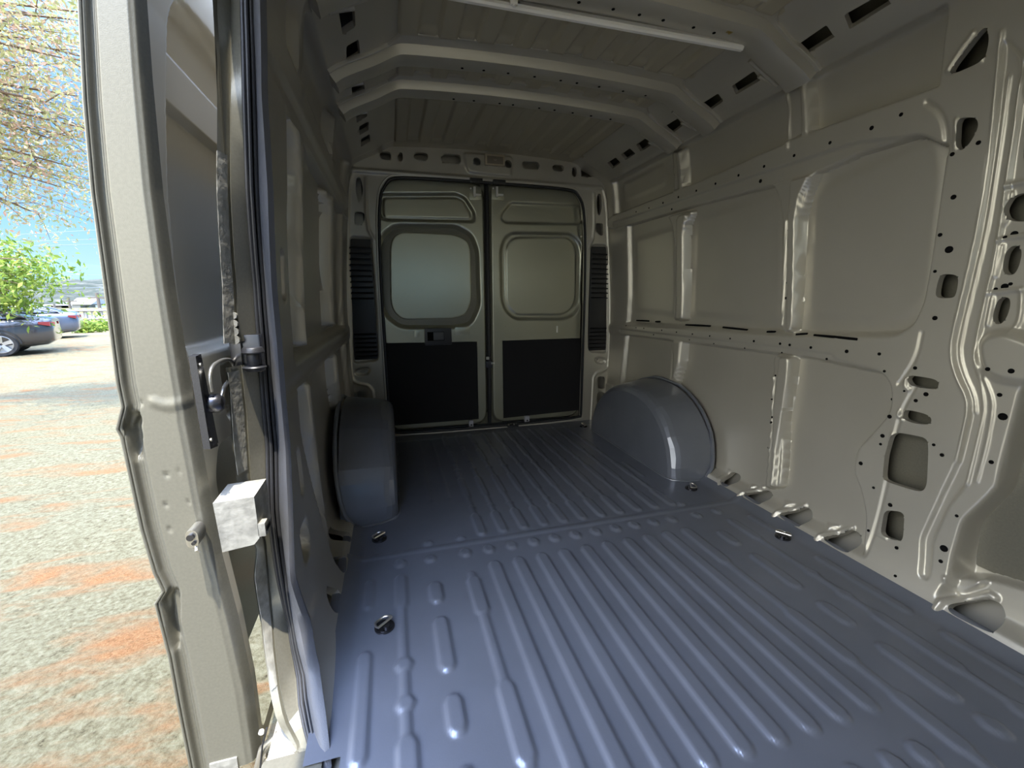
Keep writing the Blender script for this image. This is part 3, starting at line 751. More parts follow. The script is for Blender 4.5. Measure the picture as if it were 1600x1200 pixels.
# screws and marks on the doors
def door_disc(parent, nm, pts, r, mt, Z=ZD, hgt=-.004):
    for i, (a, b) in enumerate(pts):
        p = onp(Z[0]+a*Z[2], Z[1]+b*Z[2], 1, YD-.001); m = MB(); m.disc(p, (0, -1, 0), r, abs(hgt), 14); m.disc(p-np.array([0, .004, 0]), (0, -1, 0), r*.5, .002, 10)
        m.build(nm, mt, parent)
door_disc(d1, 'screw_plug', [(252, 132), (755, 120)], .011, REARP)
door_disc(d1, 'screw_plug', [(216, 522)], .011, REARP, Z7)
door_disc(d2, 'screw_plug', [(958, 116), (1390, 104)], .010, REARP)
door_disc(d2, 'screw_plug', [(1402, 570)], .007, STEEL, Z7)
# interior latch handle of the left leaf
q = RXZ('468,126 628,132 620,222 478,215', ZD, YD-.01)
m = MB(); m.box((q[:, 0].min(), YD-.030, q[:, 1].min()), (q[:, 0].max(), YD-.002, q[:, 1].max()), .008); hd = m.build('latch_housing', BLACKP, d1); 
q2 = RXZ('488,148 586,150 586,198 488,196', ZD, YD-.03)
m = MB(); m.box((q2[:, 0].min(), YD-.033, q2[:, 1].min()), (q2[:, 0].max(), YD-.029, q2[:, 1].max()), .001); m.build('finger_recess', DARK, hd)
q3 = RXZ('522,150 584,152 584,194 524,192', ZD, YD-.03)
m = MB(); m.box((q3[:, 0].min(), YD-.038, q3[:, 1].min()), (q3[:, 0].max(), YD-.031, q3[:, 1].max()), .002); m.build('pull_lever', mat('grey_lever', (.08, .08, .085), .4), hd)
q = RXZ('650,120 735,118 740,162 655,165', ZD, YD-.01)
m = MB(); m.box((q[:, 0].min(), YD-.012, q[:, 1].min()), (q[:, 0].max(), YD, q[:, 1].max()), .003); m.build('access_cover', REARP, d1)
q = RXZ('412,140 440,140 444,176 410,176', ZD, YD-.01)
m = MB(); m.box((q[:, 0].min(), YD-.010, q[:, 1].min()), (q[:, 0].max(), YD, q[:, 1].max()), .003); m.build('clip_plate', REARP, d1)
m = MB(); q = RXZ('1258,112 1264,112 1264,152 1258,152', ZD, YD-.01); m.box((q[:, 0].min(), YD-.003, q[:, 1].min()), (q[:, 0].max(), YD, q[:, 1].max())); m.build('chalk_mark', WHITEP, d2, smooth=False)
# check straps at the bottom, latches at the top
for nm_, P_, par in (('check_stop', '735,676 760,676 760,722 735,722', d1), ('check_stop', '1066,650 1094,650 1094,694 1066,694', d2)):
    q = RXZ(P_, ZD, YD-.03); m = MB(); m.box((q[:, 0].min(), YD-.035, q[:, 1].min()), (q[:, 0].max(), YD-.008, q[:, 1].max()), .005)
    o = m.build(nm_, mat('pale_nylon', (.38, .38, .42), .5), par)
    m = MB(); m.disc(((q[:, 0].min()+q[:, 0].max())/2, YD-.0355, q[:, 1].mean()), (0, -1, 0), .006, .003, 10); m.build('rivet', BOLT, o)
for px0, par in ((735, d1), (868, d2)):
    q = RXZ('%d,270 %d,275 %d,345 %d,350' % (px0, px0+72, px0+72, px0), Z7, YD)
    x0, x1 = q[:, 0].min(), q[:, 0].max(); zt = q[:, 1].max(); zb = q[:, 1].min()
    m = MB(); m.box((x0, YD-.006, zb), (x1, YD+.001, zt), .003); plate = m.build('latch_plate', REARP, par)
    m = MB(); m.box((x0+.030, YD-.022, zb+.018), (x0+.046, YD-.006, zt-.004), .003); m.box((x0+.040, YD-.016, zb+.026), (x1-.004, YD-.006, zb+.040), .002); m.build('latch_hook', WHITEP, plate)
    m = MB(); m.disc((x0+.012, YD-.006, zt-.016), (0, -1, 0), .006, .006, 12); m.build('latch_screw', WHITEP, plate)
    m = MB(); m.box((x0-.004, YR-.030, 1.785), (x1-.006, YR-.002, 1.812), .005)
    o = m.build('upper_striker', BLACKP); tag(o, 'black striker block above the %s rear door' % ('left' if par is d1 else 'right'), 'door striker')
m = MB()
for z0, z1, r_ in ((.03, .55, .010), (.56, 1.78, .011)): m.tube([((GM0+GM1)/2, YD-.006, z0+(z1-z0)*k/8) for k in range(9)], r_, 8)
o = m.build('meeting_seal', RUBBER); tag(o, 'black rubber strip closing the gap between the two rear doors', 'rubber strip')
root = empty('centre_lock', ((GM0+GM1)/2, YD, .5)); tag(root, 'small metal lock parts in the gap between the rear doors', 'lock')
for nm_, b0, b1, mt in (('lock_body', (GM0-.016, YD-.018, .47), (GM1+.004, YD-.004, .52), BOLT), ('lock_bolt', (GM0-.012, YD-.024, .535), (GM0+.010, YD-.008, .556), STEEL), ('lock_pin', (GM1-.004, YD-.020, .497), (GM1+.022, YD-.008, .512), STEEL)):
    m = MB(); m.box(b0, b1, .003); fix(m.build(nm_, mt, root))
root = empty('floor_catch', (.90, YD-.05, .02)); tag(root, 'small chrome floor catch under the right rear door by the sill', 'door catch')
m = MB(); m.box((.84, 3.10, .0), (.93, 3.16, .012), .003); fix(m.build('catch_plate', BOLT, root))
for i in range(4):
    m = MB(); m.disc((.852+.022*i, 3.115+.012*(i % 2), .011), (0, 0, 1), .006, .010, 10); fix(m.build('catch_screw', STEEL, root))
m = MB(); m.box((-.14, YD+.055, -.02), (1.57, YD+.075, 1.86)); o = m.build('trim_11', BLACKP, smooth=False); tag(o, kind='structure')  # black backing added to block daylight through the rear door gaps
m = MB(); m.box((-.10, 3.15, -.03), (1.53, 3.25, -.002)); o = m.build('trim_6', FLOORP); tag(o, kind='structure')

# ------------------------------------------------------------------ vent grilles on the rear posts
def grille(side):
    q = RXZ('99,335 158,330 163,792 92,792', ZP)
    if side < 0: q[:, 0] = 2*CX-q[:, 0]
    x0, x1 = q[:, 0].min(), q[:, 0].max(); z0, z1 = q[:, 1].min(), q[:, 1].max()
    root = empty('vent_grille', ((x0+x1)/2, YR, (z0+z1)/2))
    tag(root, 'tall black plastic air vent grille on the %s rear corner post' % ('right' if side > 0 else 'left'), 'vent grille', 'air vent grilles beside the rear doors')
    m = MB(); m.box((x0, YR+.010, z0), (x1, YR+.022, z1), .004); fix(m.build('vent_panel', BLACKP, root))
    H = z1-z0
    for a, b, n in ((.03, .22, 6), (.52, .93, 10)):
        for i in range(n):
            z = z0+H*(a+(b-a)*i/(n-1))
            m = MB(); m.box((x0+.010, YR-.002, z-.005), (x1-.004, YR+.014, z+.004), .002, Matrix.Rotation(.5, 3, 'X')); fix(m.build('louvre', BLACKP, root))
    return root
grille(1); grille(-1)
for s_ in (1, -1):
    q = RXZ('126,838', ZP)[0]; x = q[0] if s_ > 0 else 2*CX-q[0]
    m = MB(); m.disc((x, YR+.012, q[1]), (0, -1, 0), .010, .014, 14)
    o = m.build('rubber_buffer', STEEL); tag(o, 'small round metal stud under the vent grille on the %s rear post' % ('right' if s_ > 0 else 'left'), 'stud')

# ------------------------------------------------------------------ wheel housings
def arch(side):
    """domed steel box: outline in (y,z) shrinks from the wall to the inner face"""
    base = [(1.835, -.002), (1.845, .10), (1.885, .225), (1.97, .335), (2.09, .42), (2.24, .465), (2.42, .47), (2.58, .44), (2.74, .36), (2.86, .25), (2.93, .12), (2.95, -.002)]
    base = chaikin(base, 1, False); c = np.array([2.38, 0.0])
    lv_ = [(1.69, 1.0, 0), (1.66, .995, 0), (1.56, .968, 0), (1.50, .945, 0), (1.475, .925, 0), (1.458, .895, 0), (1.447, .855, 0), (1.444, .80, 0), (1.444, .5, 0), (1.444, .02, 0)]
    rg = []; n = len(base); k = np.arange(n)/n
    for x, s_, _ in lv_:
        P_ = c+(base-c)*s_
        if s_ >= .95: pass
        P_[:, 1] = np.where(base[:, 1] <= 0, -.002, P_[:, 1])
        # pressed creases over the crown
        rib = .006*np.cos(np.arange(n)/n*math.pi*14) if .9 < s_ < .99 else 0
        X_ = np.full(n, x)+rib
        if side < 0: X_ = 2*CX-X_
        rg.append([(X_[i], P_[i, 0], max(P_[i, 1], -.002)) for i in range(n)])
    m = MB(); m.loft(rg, closed=False, cap=False)
    o = None
    root = empty('wheel_housing', (1.58 if side > 0 else 2*CX-1.58, 2.39, 0))
    tag(root, 'domed steel wheel housing on the floor against the right wall' if side > 0 else 'domed steel wheel housing on the floor against the dark left wall', 'wheel housing')
    a = m.build('housing_shell', FLOORP, root, angle=9); fix(a)
    # flange with sealer where it meets the wall, and foot flange
    m = MB(); xx = 1.695
    pts = []
    for i in range(0, n, 1):
        x = float(np.interp(base[i, 1], _pc[:, 1], _pc[:, 0]))+.010
        j = .004*math.sin(i*2.1)
        pts.append((x if side > 0 else 2*CX-x, c[0]+(base[i, 0]-c[0])*1.01+j, max(.0, c[1]+(base[i, 1]-c[1])*1.012)+j))
    m.tube(pts, .010, 8); fix(m.build('sealer_bead', FLOORP, root))
    m = MB(); f = [(1.44, 2.82), (1.44, 1.93), (1.46, 1.885), (1.52, 1.855), (1.68, 1.828)]
    m.tube([(x if side > 0 else 2*CX-x, y, .002) for x, y in f], .006, 8); fix(m.build('foot_flange', FLOORP, root))
    for (y, x) in ((1.90, 1.0),):
        pass
    return root
arch(1); arch(-1)

# ------------------------------------------------------------------ tie-down rings and floor studs
def ring_(x, y, label, yaw):
    root = empty('tie_down_ring', (x, y, .004)); tag(root, label, 'tie-down ring', 'tie-down rings on the floor')
    base = .026 if (x > 1.585) else 0
    m = MB(); m.disc((x, y, .001), (0, 0, 1), .030, .004, 28); m.disc((x, y, .005), (0, 0, 1), .024, .002, 28); fix(m.build('base_cup', BOLT, root))
    c, s_ = math.cos(yaw), math.sin(yaw)
    m = MB(); m.disc((x-.010*c, y-.010*s_, .007), (0, 0, 1), .010, .007, 16); fix(m.build('screw_head', BOLT, root))
    pts = [(x+(.027*math.cos(a))*c-(.027*math.sin(a))*s_, y+(.027*math.cos(a))*s_+(.027*math.sin(a))*c, .013+.008*abs(math.sin(a))) for a in np.linspace(-1.7, 1.7, 15)]
    m = MB(); m.tube(pts+[pts[0]], .0036, 8); fix(m.build('ring', STEEL, root))
ring_(-.072, 1.204, 'tie-down ring on the left of the floor nearest the open side door', 2.3)
ring_(-.098, 1.722, 'tie-down ring on the left of the floor in front of the left wheel housing', 2.3)
ring_(1.488, 1.766, 'tie-down ring at the foot of the right wheel housing', -.6)
ring_(1.548, 1.262, 'tie-down ring on the right of the floor below the sill openings', .6)
ring_(1.42, 2.95, 'tie-down ring in the far right corner behind the right wheel housing', 0)

# ------------------------------------------------------------------ rear pillar of the sliding door opening
def curve_t(pts, off):
    q = sorted([pix(a, b, -1, off) for a, b in pts], key=lambda k: k[1]); return [k[1] for k in q], [k[0] for k in q]
cF = curve_t(_fe, .004)
cE = curve_t([(396, 0), (401, 150), (405, 298), (415, 450), (422, 537), (435, 700), (437, 800), (449, 900), (460, 975), (477, 1050), (487, 1125), (495, 1195)], -.030)
cC = curve_t([(379, 0), (382, 150), (387, 298), (399, 450), (405, 537), (418, 700), (420, 800), (434, 900), (452, 975), (466, 1050), (472, 1125), (484, 1195)], -.048)
cB = curve_t([(361, 0), (359, 150), (359, 298), (368, 450), (373, 537), (385, 650), (392, 760), (415, 850), (420, 900), (427, 975), (434, 1050), (448, 1125), (468, 1195)], -.075)
cA = curve_t([(341, 0), (341, 150), (341, 298), (350, 450), (352, 537), (362, 610), (368, 700), (376, 760), (404, 860), (400, 900), (412, 975), (422, 1050), (437, 1125), (463, 1195)], -.090)
ev = lambda c, t: float(np.interp(t, *c))
def prow(t, items):
    return [tuple(surf(np.array(y), np.array(t), np.array(hh), -1)) for y, hh in items]
tsn = np.linspace(0.012, t_of_z(1.72), 70)
topf = lambda t: -.5*max(0, t-t_of_z(1.5))**1.6
wrow = lambda t: prow(t, [(ev(cF, t)+.020, .001), (ev(cF, t)+.004, .005), (ev(cF, t)-.010, -.004), ((ev(cF, t)+ev(cE, t))/2-.014, -.016), (ev(cE, t)-.004, -.028), (ev(cE, t)+.006, -.034)])
m = MB(); m.loft([prow(t, [(ev(cF, t)+.020, .001), (ev(cF, t)+.004, .005), (ev(cF, t)-.010, -.004), ((ev(cF, t)+ev(cE, t))/2-.014, -.016), (ev(cE, t)-.004, -.028), (ev(cE, t)+.006, -.034)]) for t in tsn][0:0]+[[(x, y-.03, z-.12) for x, y, z in wrow(tsn[0])]]+[wrow(t) for t in tsn], closed=False, cap=False)
o = m.build('pillar_weatherstrip', mat('matte_grey_weatherstrip', (.085, .088, .098), .40, 0, .6, bump=.6, bscale=700), smooth=True)
tag(o, 'wide matte grey weatherstrip down the inner edge of the side door opening', 'weatherstrip')
m = MB()
for dh, dy, r_ in ((-.036, .004, .0045), (-.043, .000, .0045), (-.050, .004, .0045)):
    m.tube([prow(t, [(ev(cE, t)*(1-k_)+ev(cC, t)*k_+dy, dh)])[0] for t in tsn for k_ in [(-dh-.032)/.018]], r_, 8)
m.loft([prow(t, [(ev(cE, t)+.012, -.030), (ev(cC, t)+.012, -.054)]) for t in tsn], closed=False, cap=False)
o = m.build('side_door_seal', RUBBER); tag(o, 'thin black rubber seal running down the outer side of the door opening pillar', 'rubber seal')
proot = empty('door_pillar', (-.3, 1.1, .8)); tag(proot, 'bright painted outer pillar face between the black seal and the open sliding door', 'pillar')
t1 = t_of_z(.90); t0 = t_of_z(.845)
seg = lambda a, b, n: np.linspace(a, b, n)
m = MB(); m.loft([prow(t, [(ev(cC, t)+.010, -.050), (ev(cC, t)+.002, -.054), (ev(cB, t)+.004, -.074), (ev(cB, t)+.010, -.078), (ev(cB, t)+.002, -.082), (ev(cA, t), -.092), (ev(cA, t)+.03, -.098)]) for t in seg(t1, t_of_z(1.72), 40)], closed=False, cap=False)
fix(m.build('upper_face', DOORP, proot, angle=25))
m = MB(); m.loft([prow(t, [(ev(cC, t)+.010, -.050), (ev(cC, t)+.002, -.054), (ev(cB, t)+.004, -.074), (ev(cB, t)+.010, -.078), (ev(cB, t)+.000, -.080), (ev(cA, t), -.096), (ev(cA, t)+.03, -.10)]) for t in seg(.014, t0, 50)], closed=False, cap=False)
fix(m.build('lower_face', DOORP, proot, angle=25))
# lumpy sealer on the outer strip
def lumpy(tA, tB, n, r, name, c1, c2, o1, o2):
    m = MB(); rg = []
    for i, t in enumerate(seg(tA, tB, n)):
        ya, yb = ev(c1, t), ev(c2, t); j_ = lambda q: .0016*math.sin(i*.9+q*2.1)+.0012*math.sin(i*2.3+q)
        rg.append(prow(t, [(ya-.001, o1-.001), (ya-.006+j_(0), o1*.85+o2*.15), (ya*.6+yb*.4-.006+j_(1), o1*.5+o2*.5), (ya*.2+yb*.8-.004+j_(2), o1*.15+o2*.85), (yb, o2+.001)]))
    m.loft(rg, closed=False, cap=False); fix(m.build(name, SEALER, proot))
lumpy(t1, t_of_z(1.30), 46, .0085, 'sealer_strip', cA, cB, -.092, -.080)
lumpy(t_of_z(.60), t_of_z(.835), 30, .0085, 'sealer_strip', cA, cB, -.092, -.080)
lumpy(t_of_z(.10), t_of_z(.43), 36, .0075, 'sealer_strip', cA, cB, -.092, -.080)
for k in range(4):
    t = t_of_z(.905+.018*k); p = prow(t, [(ev(cB, t)+.004, -.082)])[0]; m = MB(); m.disc(p, (0, -1, 0), .011-.001*k, .010, 12); fix(m.build('sealer_lump', SEALER, proot))
# notch between upper and lower face
pn = Vector(prow(t_of_z(.87), [(ev(cB, t_of_z(.87))+.02, -.066)])[0])
m = MB(); m.box(pn+Vector((-.035, .0, -.045)), pn+Vector((.03, .03, .045)), .004); fix(m.build('track_opening', BOLT, proot))
root = empty('door_bumper', pn); tag(root, 'round black rubber bump stop in the notch of the outer pillar', 'bump stop')
pb = Vector(onp(397, 565, 1, pn.y-.01))
for nm_, z0, z1, r0, r1 in (('bumper_cap', .020, .034, .024, .022), ('bumper_neck', -.010, .020, .014, .015), ('bumper_foot', -.022, -.010, .020, .026)):
    m = MB(); c0 = pb+Vector((0, 0, z0)); c1 = pb+Vector((0, 0, z1))
    m.loft([[c+Vector((r*math.cos(a*.3142), r*math.sin(a*.3142), 0)) for a in range(20)] for c, r in ((c0, r0*.9), (c0+Vector((0, 0, .003)), r0), (c1-Vector((0, 0, .003)), r1), (c1, r1*.9))]); fix(m.build(nm_, RUBBER, root))

# ------------------------------------------------------------------ sliding door, open, seen on its front edge
Z_ = [-.14, .079, .208, .293, .345, .372, .418, .527, .656, .728, .745, .79, .836, .915, 1.032, 1.19, 1.34, 1.496, 1.62, 1.78]
XO = [-.524, -.525, -.524, -.528, -.530, -.512, -.522, -.530, -.532, -.533, -.538, -.522, -.523, -.519, -.513, -.506, -.493, -.474, -.452, -.415]
Zi = [-.14, .077, .261, .43, .568, .824, 1.022, 1.203, 1.397, 1.527, 1.78]
XI = [-.382, -.381, -.390, -.404, -.408, -.412, -.413, -.409, -.398, -.388, -.355]
xo = lambda z: np.interp(z, Z_, XO); xi = lambda z: np.interp(z, Zi, XI)
YF = 1.0
du = np.array([0, .03, .06, .09, .12, .15, .18, .21, .24, .27, .30, .34, .40, .47, .55, .62, .69, .76, .80, .83, .86, .89, .92, .96, 1.0]); du = np.interp(np.linspace(0, 1, 60), np.linspace(0, 1, len(du)), du)
hd_ = HF(du*.13, steps((-.14, 1.78, .006)), 0)
UU = hd_.U/.13
hd_.H = np.interp(UU, [0, .05, .08, .13, .17, .20, .24, .27, .80, .84, .90, .94, 1.0], [-.002, 0, -.014, -.016, -.006, -.008, -.004, 0, 0, -.002, -.004, -.012, -.030])
def dpx(s_):
    out = []
    for q in s_.split():
        a, b = map(float, q.split(',')); p = onp(a, b, 1, YF); z = p[2]
        out.append(((p[0]-xo(z))/(xi(z)-xo(z))*.13, z))
    return np.array(out)
for P_ in ('196,648 216,645 221,660 219,712 212,722 206,700 200,690', '258,932 277,922 281,935 278,1000 270,1010 262,985'):
    hd_.level(dpx(P_), -.022, .008, 1)
for P_ in ('205,655 214,650 214,690 208,728 200,700 199,675', '262,940 268,930 270,985 278,1018 268,1020 260,990'):
    hd_.level(dpx(P_), -.012, .006, 1, add=True)
for a, b, r_ in ((260, 742, .0045), (280, 737, .003), (259, 789, .004), (295, 785, .003), (265, 827, .004), (221, 630, .003)):
    c = dpx('%f,%f' % (a, b))[0]; hd_.level(np.array([(c[0]+r_*math.cos(k*.785), c[1]+r_*math.sin(k*.785)) for k in range(8)]), -.004, .006, 0)
hd_.bead(dpx('240,628 262,635 290,628'), .003, .012, 1)
od = hd_.build(lambda u, v, hh: np.stack([xo(v)+(xi(v)-xo(v))*u/.13, YF-hh, v], -1), {0: ('door_3', DOORP)}, flip=True)[0]
tag(od, kind='structure')
# inner panel of the sliding door
hi = HF(steps((1.03, 1.45, .005), (1.45, 2.3, .012)), steps((-.14, 1.78, .006)), 0)
hi.level(np.array([(1.04, .885), (1.045, 1.05), (1.06, 1.22), (1.085, 1.38), (1.10, 1.46), (1.115, 1.54), (1.14, 1.585), (1.19, 1.60), (1.30, 1.612), (2.10, 1.625), (2.16, 1.5), (2.16, .95), (2.1, .885)]), -.045, .02, 1)
hi.level(np.array([(1.05, 1.395), (2.2, 1.395), (2.2, 1.465), (1.05, 1.465)]), -.020, .02, 0) if False else None
sub = (hi.V > 1.40) & (hi.V < 1.50) & (hi.H < -.03); hi.H[sub] += .022
hi.hole(np.array([(1.05, -.10), (1.06, .40), (1.07, .60), (1.11, .66), (2.1, .66), (2.1, -.10)]), 1, .02)
hi.level(np.array([(1.2, .70), (2.1, .70), (2.1, .84), (1.2, .84)]), -.02, .02, 1)
hi.cut_holes(); oi = hi.build(lambda u, v, hh: np.stack([xi(v)+hh, u, v], -1), {0: ('inner_panel', INNER_LIT)})[0]; oi.parent = od
m = MB(); m.loft([[(xo(z)+.002, 1.0, z), (xo(z)-.004, 1.03, z), (xo(z)-.006, 2.3, z), (xi(z)-.05, 2.31, z)] for z in np.linspace(-.14, 1.78, 30)], closed=False, cap=False); m.build('outer_skin', DOORP, od, angle=30)
m = MB(); m.tube([(xo(z)-.001, 1.0, z) for z in Z_], .0028, 8); m.build('hem_edge', DOORP, od)
# catch block
root = empty('catch_block', (-.35, 1.0, .53)); tag(root, 'white sealer-smeared rectangular catch block at the front edge of the sliding door', 'door catch')
qa = onp(331, 778, 1, .985); qb = onp(398, 852, 1, .985)
x0_, x1_ = qa[0], onp(400, 800, 1, .985)[0]; zb_ = onp(365, 858, 1, .985)[2]; zt_ = onp(365, 780, 1, .985)[2]
m = MB(); m.prism([(x0_+.004, .985, zb_-.004), (x1_-.012, .985, zb_+.004), (x1_, .985, zb_+.018), (x1_, .985, zt_), (x0_, .985, zt_-.004)], (.008, .07, .012)); fix(m.build('block', SEALER, root, smooth=False))
m = MB(); m.box((x1_-.004, .985, zb_+.02), (x1_+.014, 1.01, zb_+.052), .003); fix(m.build('catch_lip', SEALER, root))
m = MB(); m.box((x1_+.001, .99, zb_+.03), (x1_+.016, 1.02, zb_+.042), .001); fix(m.build('slot', DARK, root))
# striker pin on the door edge
pc_ = Vector(onp(304, 838, 1, YF-.03))
root = empty('striker_pin', (pc_.x, YF, pc_.z)); tag(root, 'small metal striker pin standing out from the lit edge of the sliding door', 'striker pin')
m = MB(); m.loft([[(pc_.x+a, y, pc_.z+b) for a, b in chaikin([(-.011, -.020), (.010, -.020), (.012, .010), (.006, .020), (-.008, .020), (-.012, .008)], 2)] for y in (YF-.003, YF-.042)]); fix(m.build('pin_body', STEEL, root))
m = MB(); m.disc((pc_.x-.001, YF-.042, pc_.z+.006), (0, -1, 0), .007, .006, 16); m.disc((pc_.x+.003, YF-.042, pc_.z-.008), (0, -1, 0), .004, .005, 12); fix(m.build('pin_head', BOLT, root))
m = MB(); hk = [Vector((pc_.x+.004, YF-.038, pc_.z-.016)), Vector((pc_.x+.006, YF-.046, pc_.z-.024)), Vector((pc_.x+.008, YF-.040, pc_.z-.030))]; m.tube(hk, .003, 8); fix(m.build('pin_spring', STEEL, root))
# black hinge plate and chrome bail on the inner face of the sliding door
root = empty('hinge_bracket', (-.40, 1.02, .78)); tag(root, 'black hinge plate with a bent chrome bail on the sliding door inner edge', 'bracket')
def dz(px, py, x=-.388): return Vector(onp(px, py, 0, x))
pl_ = [dz(294, 557), dz(303, 553), dz(330, 697), dz(318, 702)]
m = MB(); m.prism([p for p in pl_], (.014, -.004, 0)); fix(m.build('plate', RUBBER, root, smooth=False))
m = MB(); m.prism([dz(303, 556, -.378), dz(312, 560, -.378), dz(338, 692, -.378), dz(329, 697, -.378)], (.004, 0, 0)); fix(m.build('plate_flange', BOLT, root, smooth=False))
for a, b in ((312, 570), (329, 687)):
    m = MB(); m.disc(dz(a, b, -.373), (1, 0, 0), .004, .003, 10); fix(m.build('bolt', STEEL, root))
bl = [(331, 612), (327, 590), (331, 572), (345, 563), (358, 561), (365, 568), (366, 588), (352, 600), (347, 615), (348, 630)]
m = MB(); m.tube(chaikin([tuple(dz(a, b, -.365)) for a, b in bl], 2, False), .0042, 10); fix(m.build('bail', STEEL, root))
m = MB(); c = dz(337, 630, -.366); m.loft([[c+Vector((x_, r*math.cos(a*.3142), r*math.sin(a*.3142))) for a in range(20)] for x_, r in ((-.016, .012), (-.010, .020), (.006, .020), (.014, .014), (.016, .005))]); fix(m.build('boss', BOLT, root))
# lower roller arm
root = empty('roller_arm', (-.33, .95, -.08)); tag(root, 'metal roller arm at the bottom between the sliding door and the sill', 'roller arm')
pr_ = lambda a, b, y=.97: Vector(onp(a, b, 1, y))
m = MB(); m.tube([pr_(405, 1200), pr_(412, 1170), pr_(432, 1150), pr_(448, 1160), pr_(458, 1200), pr_(462, 1230)], [.012, .012, .012, .014, .016, .016], 10); fix(m.build('arm', STEEL, root))
c = pr_(425, 1190); m = MB(); m.disc(c, (.2, -1, .3), .022, .02, 20); fix(m.build('roller', STEEL, root))
m = MB(); m.tube([pr_(417, 1137, .955), pr_(410, 1165, .955), pr_(406, 1205, .955)], .0022, 6); fix(m.build('cable', RUBBER, root))
m = MB(); m.disc(pr_(409, 1142, .96), (0, -1, 0), .006, .006, 12); fix(m.build('bolt', WHITEP, root))
# latch sticker plate at the door foot
c = onp(350, 1192, 1, YF); m = MB(); m.box((c[0]-.03, YF-.004, c[2]-.04), (c[0]+.03, YF+.004, c[2]+.01), .003); o = m.build('foot_plate', SEALER, od)
# sill below the opening
m = MB(); m.box((-.33, -.95, -.05), (-.20, .88, -.004), .01); m.box((-.33, -.95, -.16), (-.24, .80, -.05), .01); o = m.build('trim_7', DOORP); tag(o, kind='structure')

# ------------------------------------------------------------------ outside: ground, hills, sky line
GZ = -.56
gm = mat('pale_gravel', (.46, .37, .23), .95, 0, .2)
n = gm.node_tree; b = n.nodes['Principled BSDF']; tcn = n.nodes.new('ShaderNodeTexCoord')
def noise(scale, detail=8, rough=.6, dist=0, vec=None):
    x = n.nodes.new('ShaderNodeTexNoise'); x.inputs['Scale'].default_value = scale; x.inputs['Detail'].default_value = detail; x.inputs['Roughness'].default_value = rough; x.inputs['Distortion'].default_value = dist
    n.links.new(vec or tcn.outputs['Object'], x.inputs['Vector']); return x
def ramp(src, stops):
    r = n.nodes.new('ShaderNodeValToRGB'); els = r.color_ramp.elements
    els[0].position, els[0].color = stops[0][0], (*stops[0][1], 1); els[1].position, els[1].color = stops[-1][0], (*stops[-1][1], 1)
    for p, c in stops[1:-1]: e_ = els.new(p); e_.color = (*c, 1)
    n.links.new(src, r.inputs[0]); return r
mp = n.nodes.new('ShaderNodeMapping'); mp.inputs['Scale'].default_value = (1, 3.2, 1); mp.inputs['Rotation'].default_value = (0, 0, .5); n.links.new(tcn.outputs['Object'], mp.inputs['Vector'])
fine = ramp(noise(38, 10, .75).outputs['Fac'], [(.32, (.034, .026, .012)), (.42, (.108, .094, .050)), (.55, (.16, .146, .088)), (.8, (.245, .225, .15))])
patch = ramp(noise(1.5, 7, .62, .4, mp.outputs[0]).outputs['Fac'], [(.50, (0, 0, 0)), (.68, (1, 1, 1))])
chips = ramp(noise(60, 6, .8, 1.5).outputs['Fac'], [(.35, (.10, .05, .018)), (.5, (.20, .095, .036)), (.7, (.24, .17, .085))])
mx = n.nodes.new('ShaderNodeMix'); mx.data_type = 'RGBA'; n.links.new(patch.outputs[0], mx.inputs[0]); n.links.new(fine.outputs[0], mx.inputs[6]); n.links.new(chips.outputs[0], mx.inputs[7])
n.links.new(mx.outputs[2], b.inputs['Base Color'])
bp = n.nodes.new('ShaderNodeBump'); bp.inputs['Strength'].default_value = .9; bp.inputs['Distance'].default_value = .03; n.links.new(noise(26, 10, .8).outputs['Fac'], bp.inputs['Height']); n.links.new(bp.outputs[0], b.inputs['Normal'])
xs = np.concatenate([np.linspace(-60, -12, 40), np.linspace(-11.8, 4, 160), np.linspace(4.5, 40, 20)]); yy = np.concatenate([np.linspace(-30, -3, 20), np.linspace(-2.8, 14, 170), np.linspace(14.5, 60, 50)])
hg = HF(xs, yy, 0)
hg.H = .010*np.sin(hg.U*3.1+np.sin(hg.V*2.3))+.012*np.sin(hg.V*4.7+hg.U)+.010*np.random.rand(*hg.U.shape)
og = hg.build(lambda u, v, hh: np.stack([u, v, GZ+hh], -1), {0: ('ground', gm)})[0]; tag(og, kind='structure')
# far valley floor and hills
hm = mat('wooded_hill', (.16, .17, .10), .9, 0, .2)
n = hm.node_tree; b = n.nodes['Principled BSDF']; tcn = n.nodes.new('ShaderNodeTexCoord')
hc_ = ramp(noise(.10, 12, .8).outputs['Fac'], [(.40, (.018, .024, .015)), (.50, (.038, .042, .028)), (.57, (.075, .073, .056)), (.64, (.15, .145, .13))]); n.links.new(hc_.outputs[0], b.inputs['Base Color'])
def hill(name, dist, w0, w1, hfun, nx, mt):
    # ridge laid across the view to the left, facing the van
    dirx, diry = -.62, .785
    V = []; F = []
    for j in range(12):
        for i in range(nx):
            s_ = w0+(w1-w0)*i/(nx-1); d_ = dist+j*dist*.05; x = dirx*d_+diry*s_; y = diry*d_-dirx*s_
            z = GZ-1+hfun(s_)*math.sin(min(1, j/8)*math.pi/2)+ (random.random()*.012*hfun(s_) if j else 0)
            V.append((x, y, z))
    for j in range(11):
        for i in range(nx-1): a = j*nx+i; F.append((a, a+1, a+nx+1, a+nx))
    o = mesh_np(name, V, F, mt); return tag(o, kind='structure')
hill('trim_8', 260, -420, 420, lambda s_: 12.5+1.2*math.sin(s_*.02)+.8*math.sin(s_*.11)+.7*math.sin(s_*.37), 400, hm)
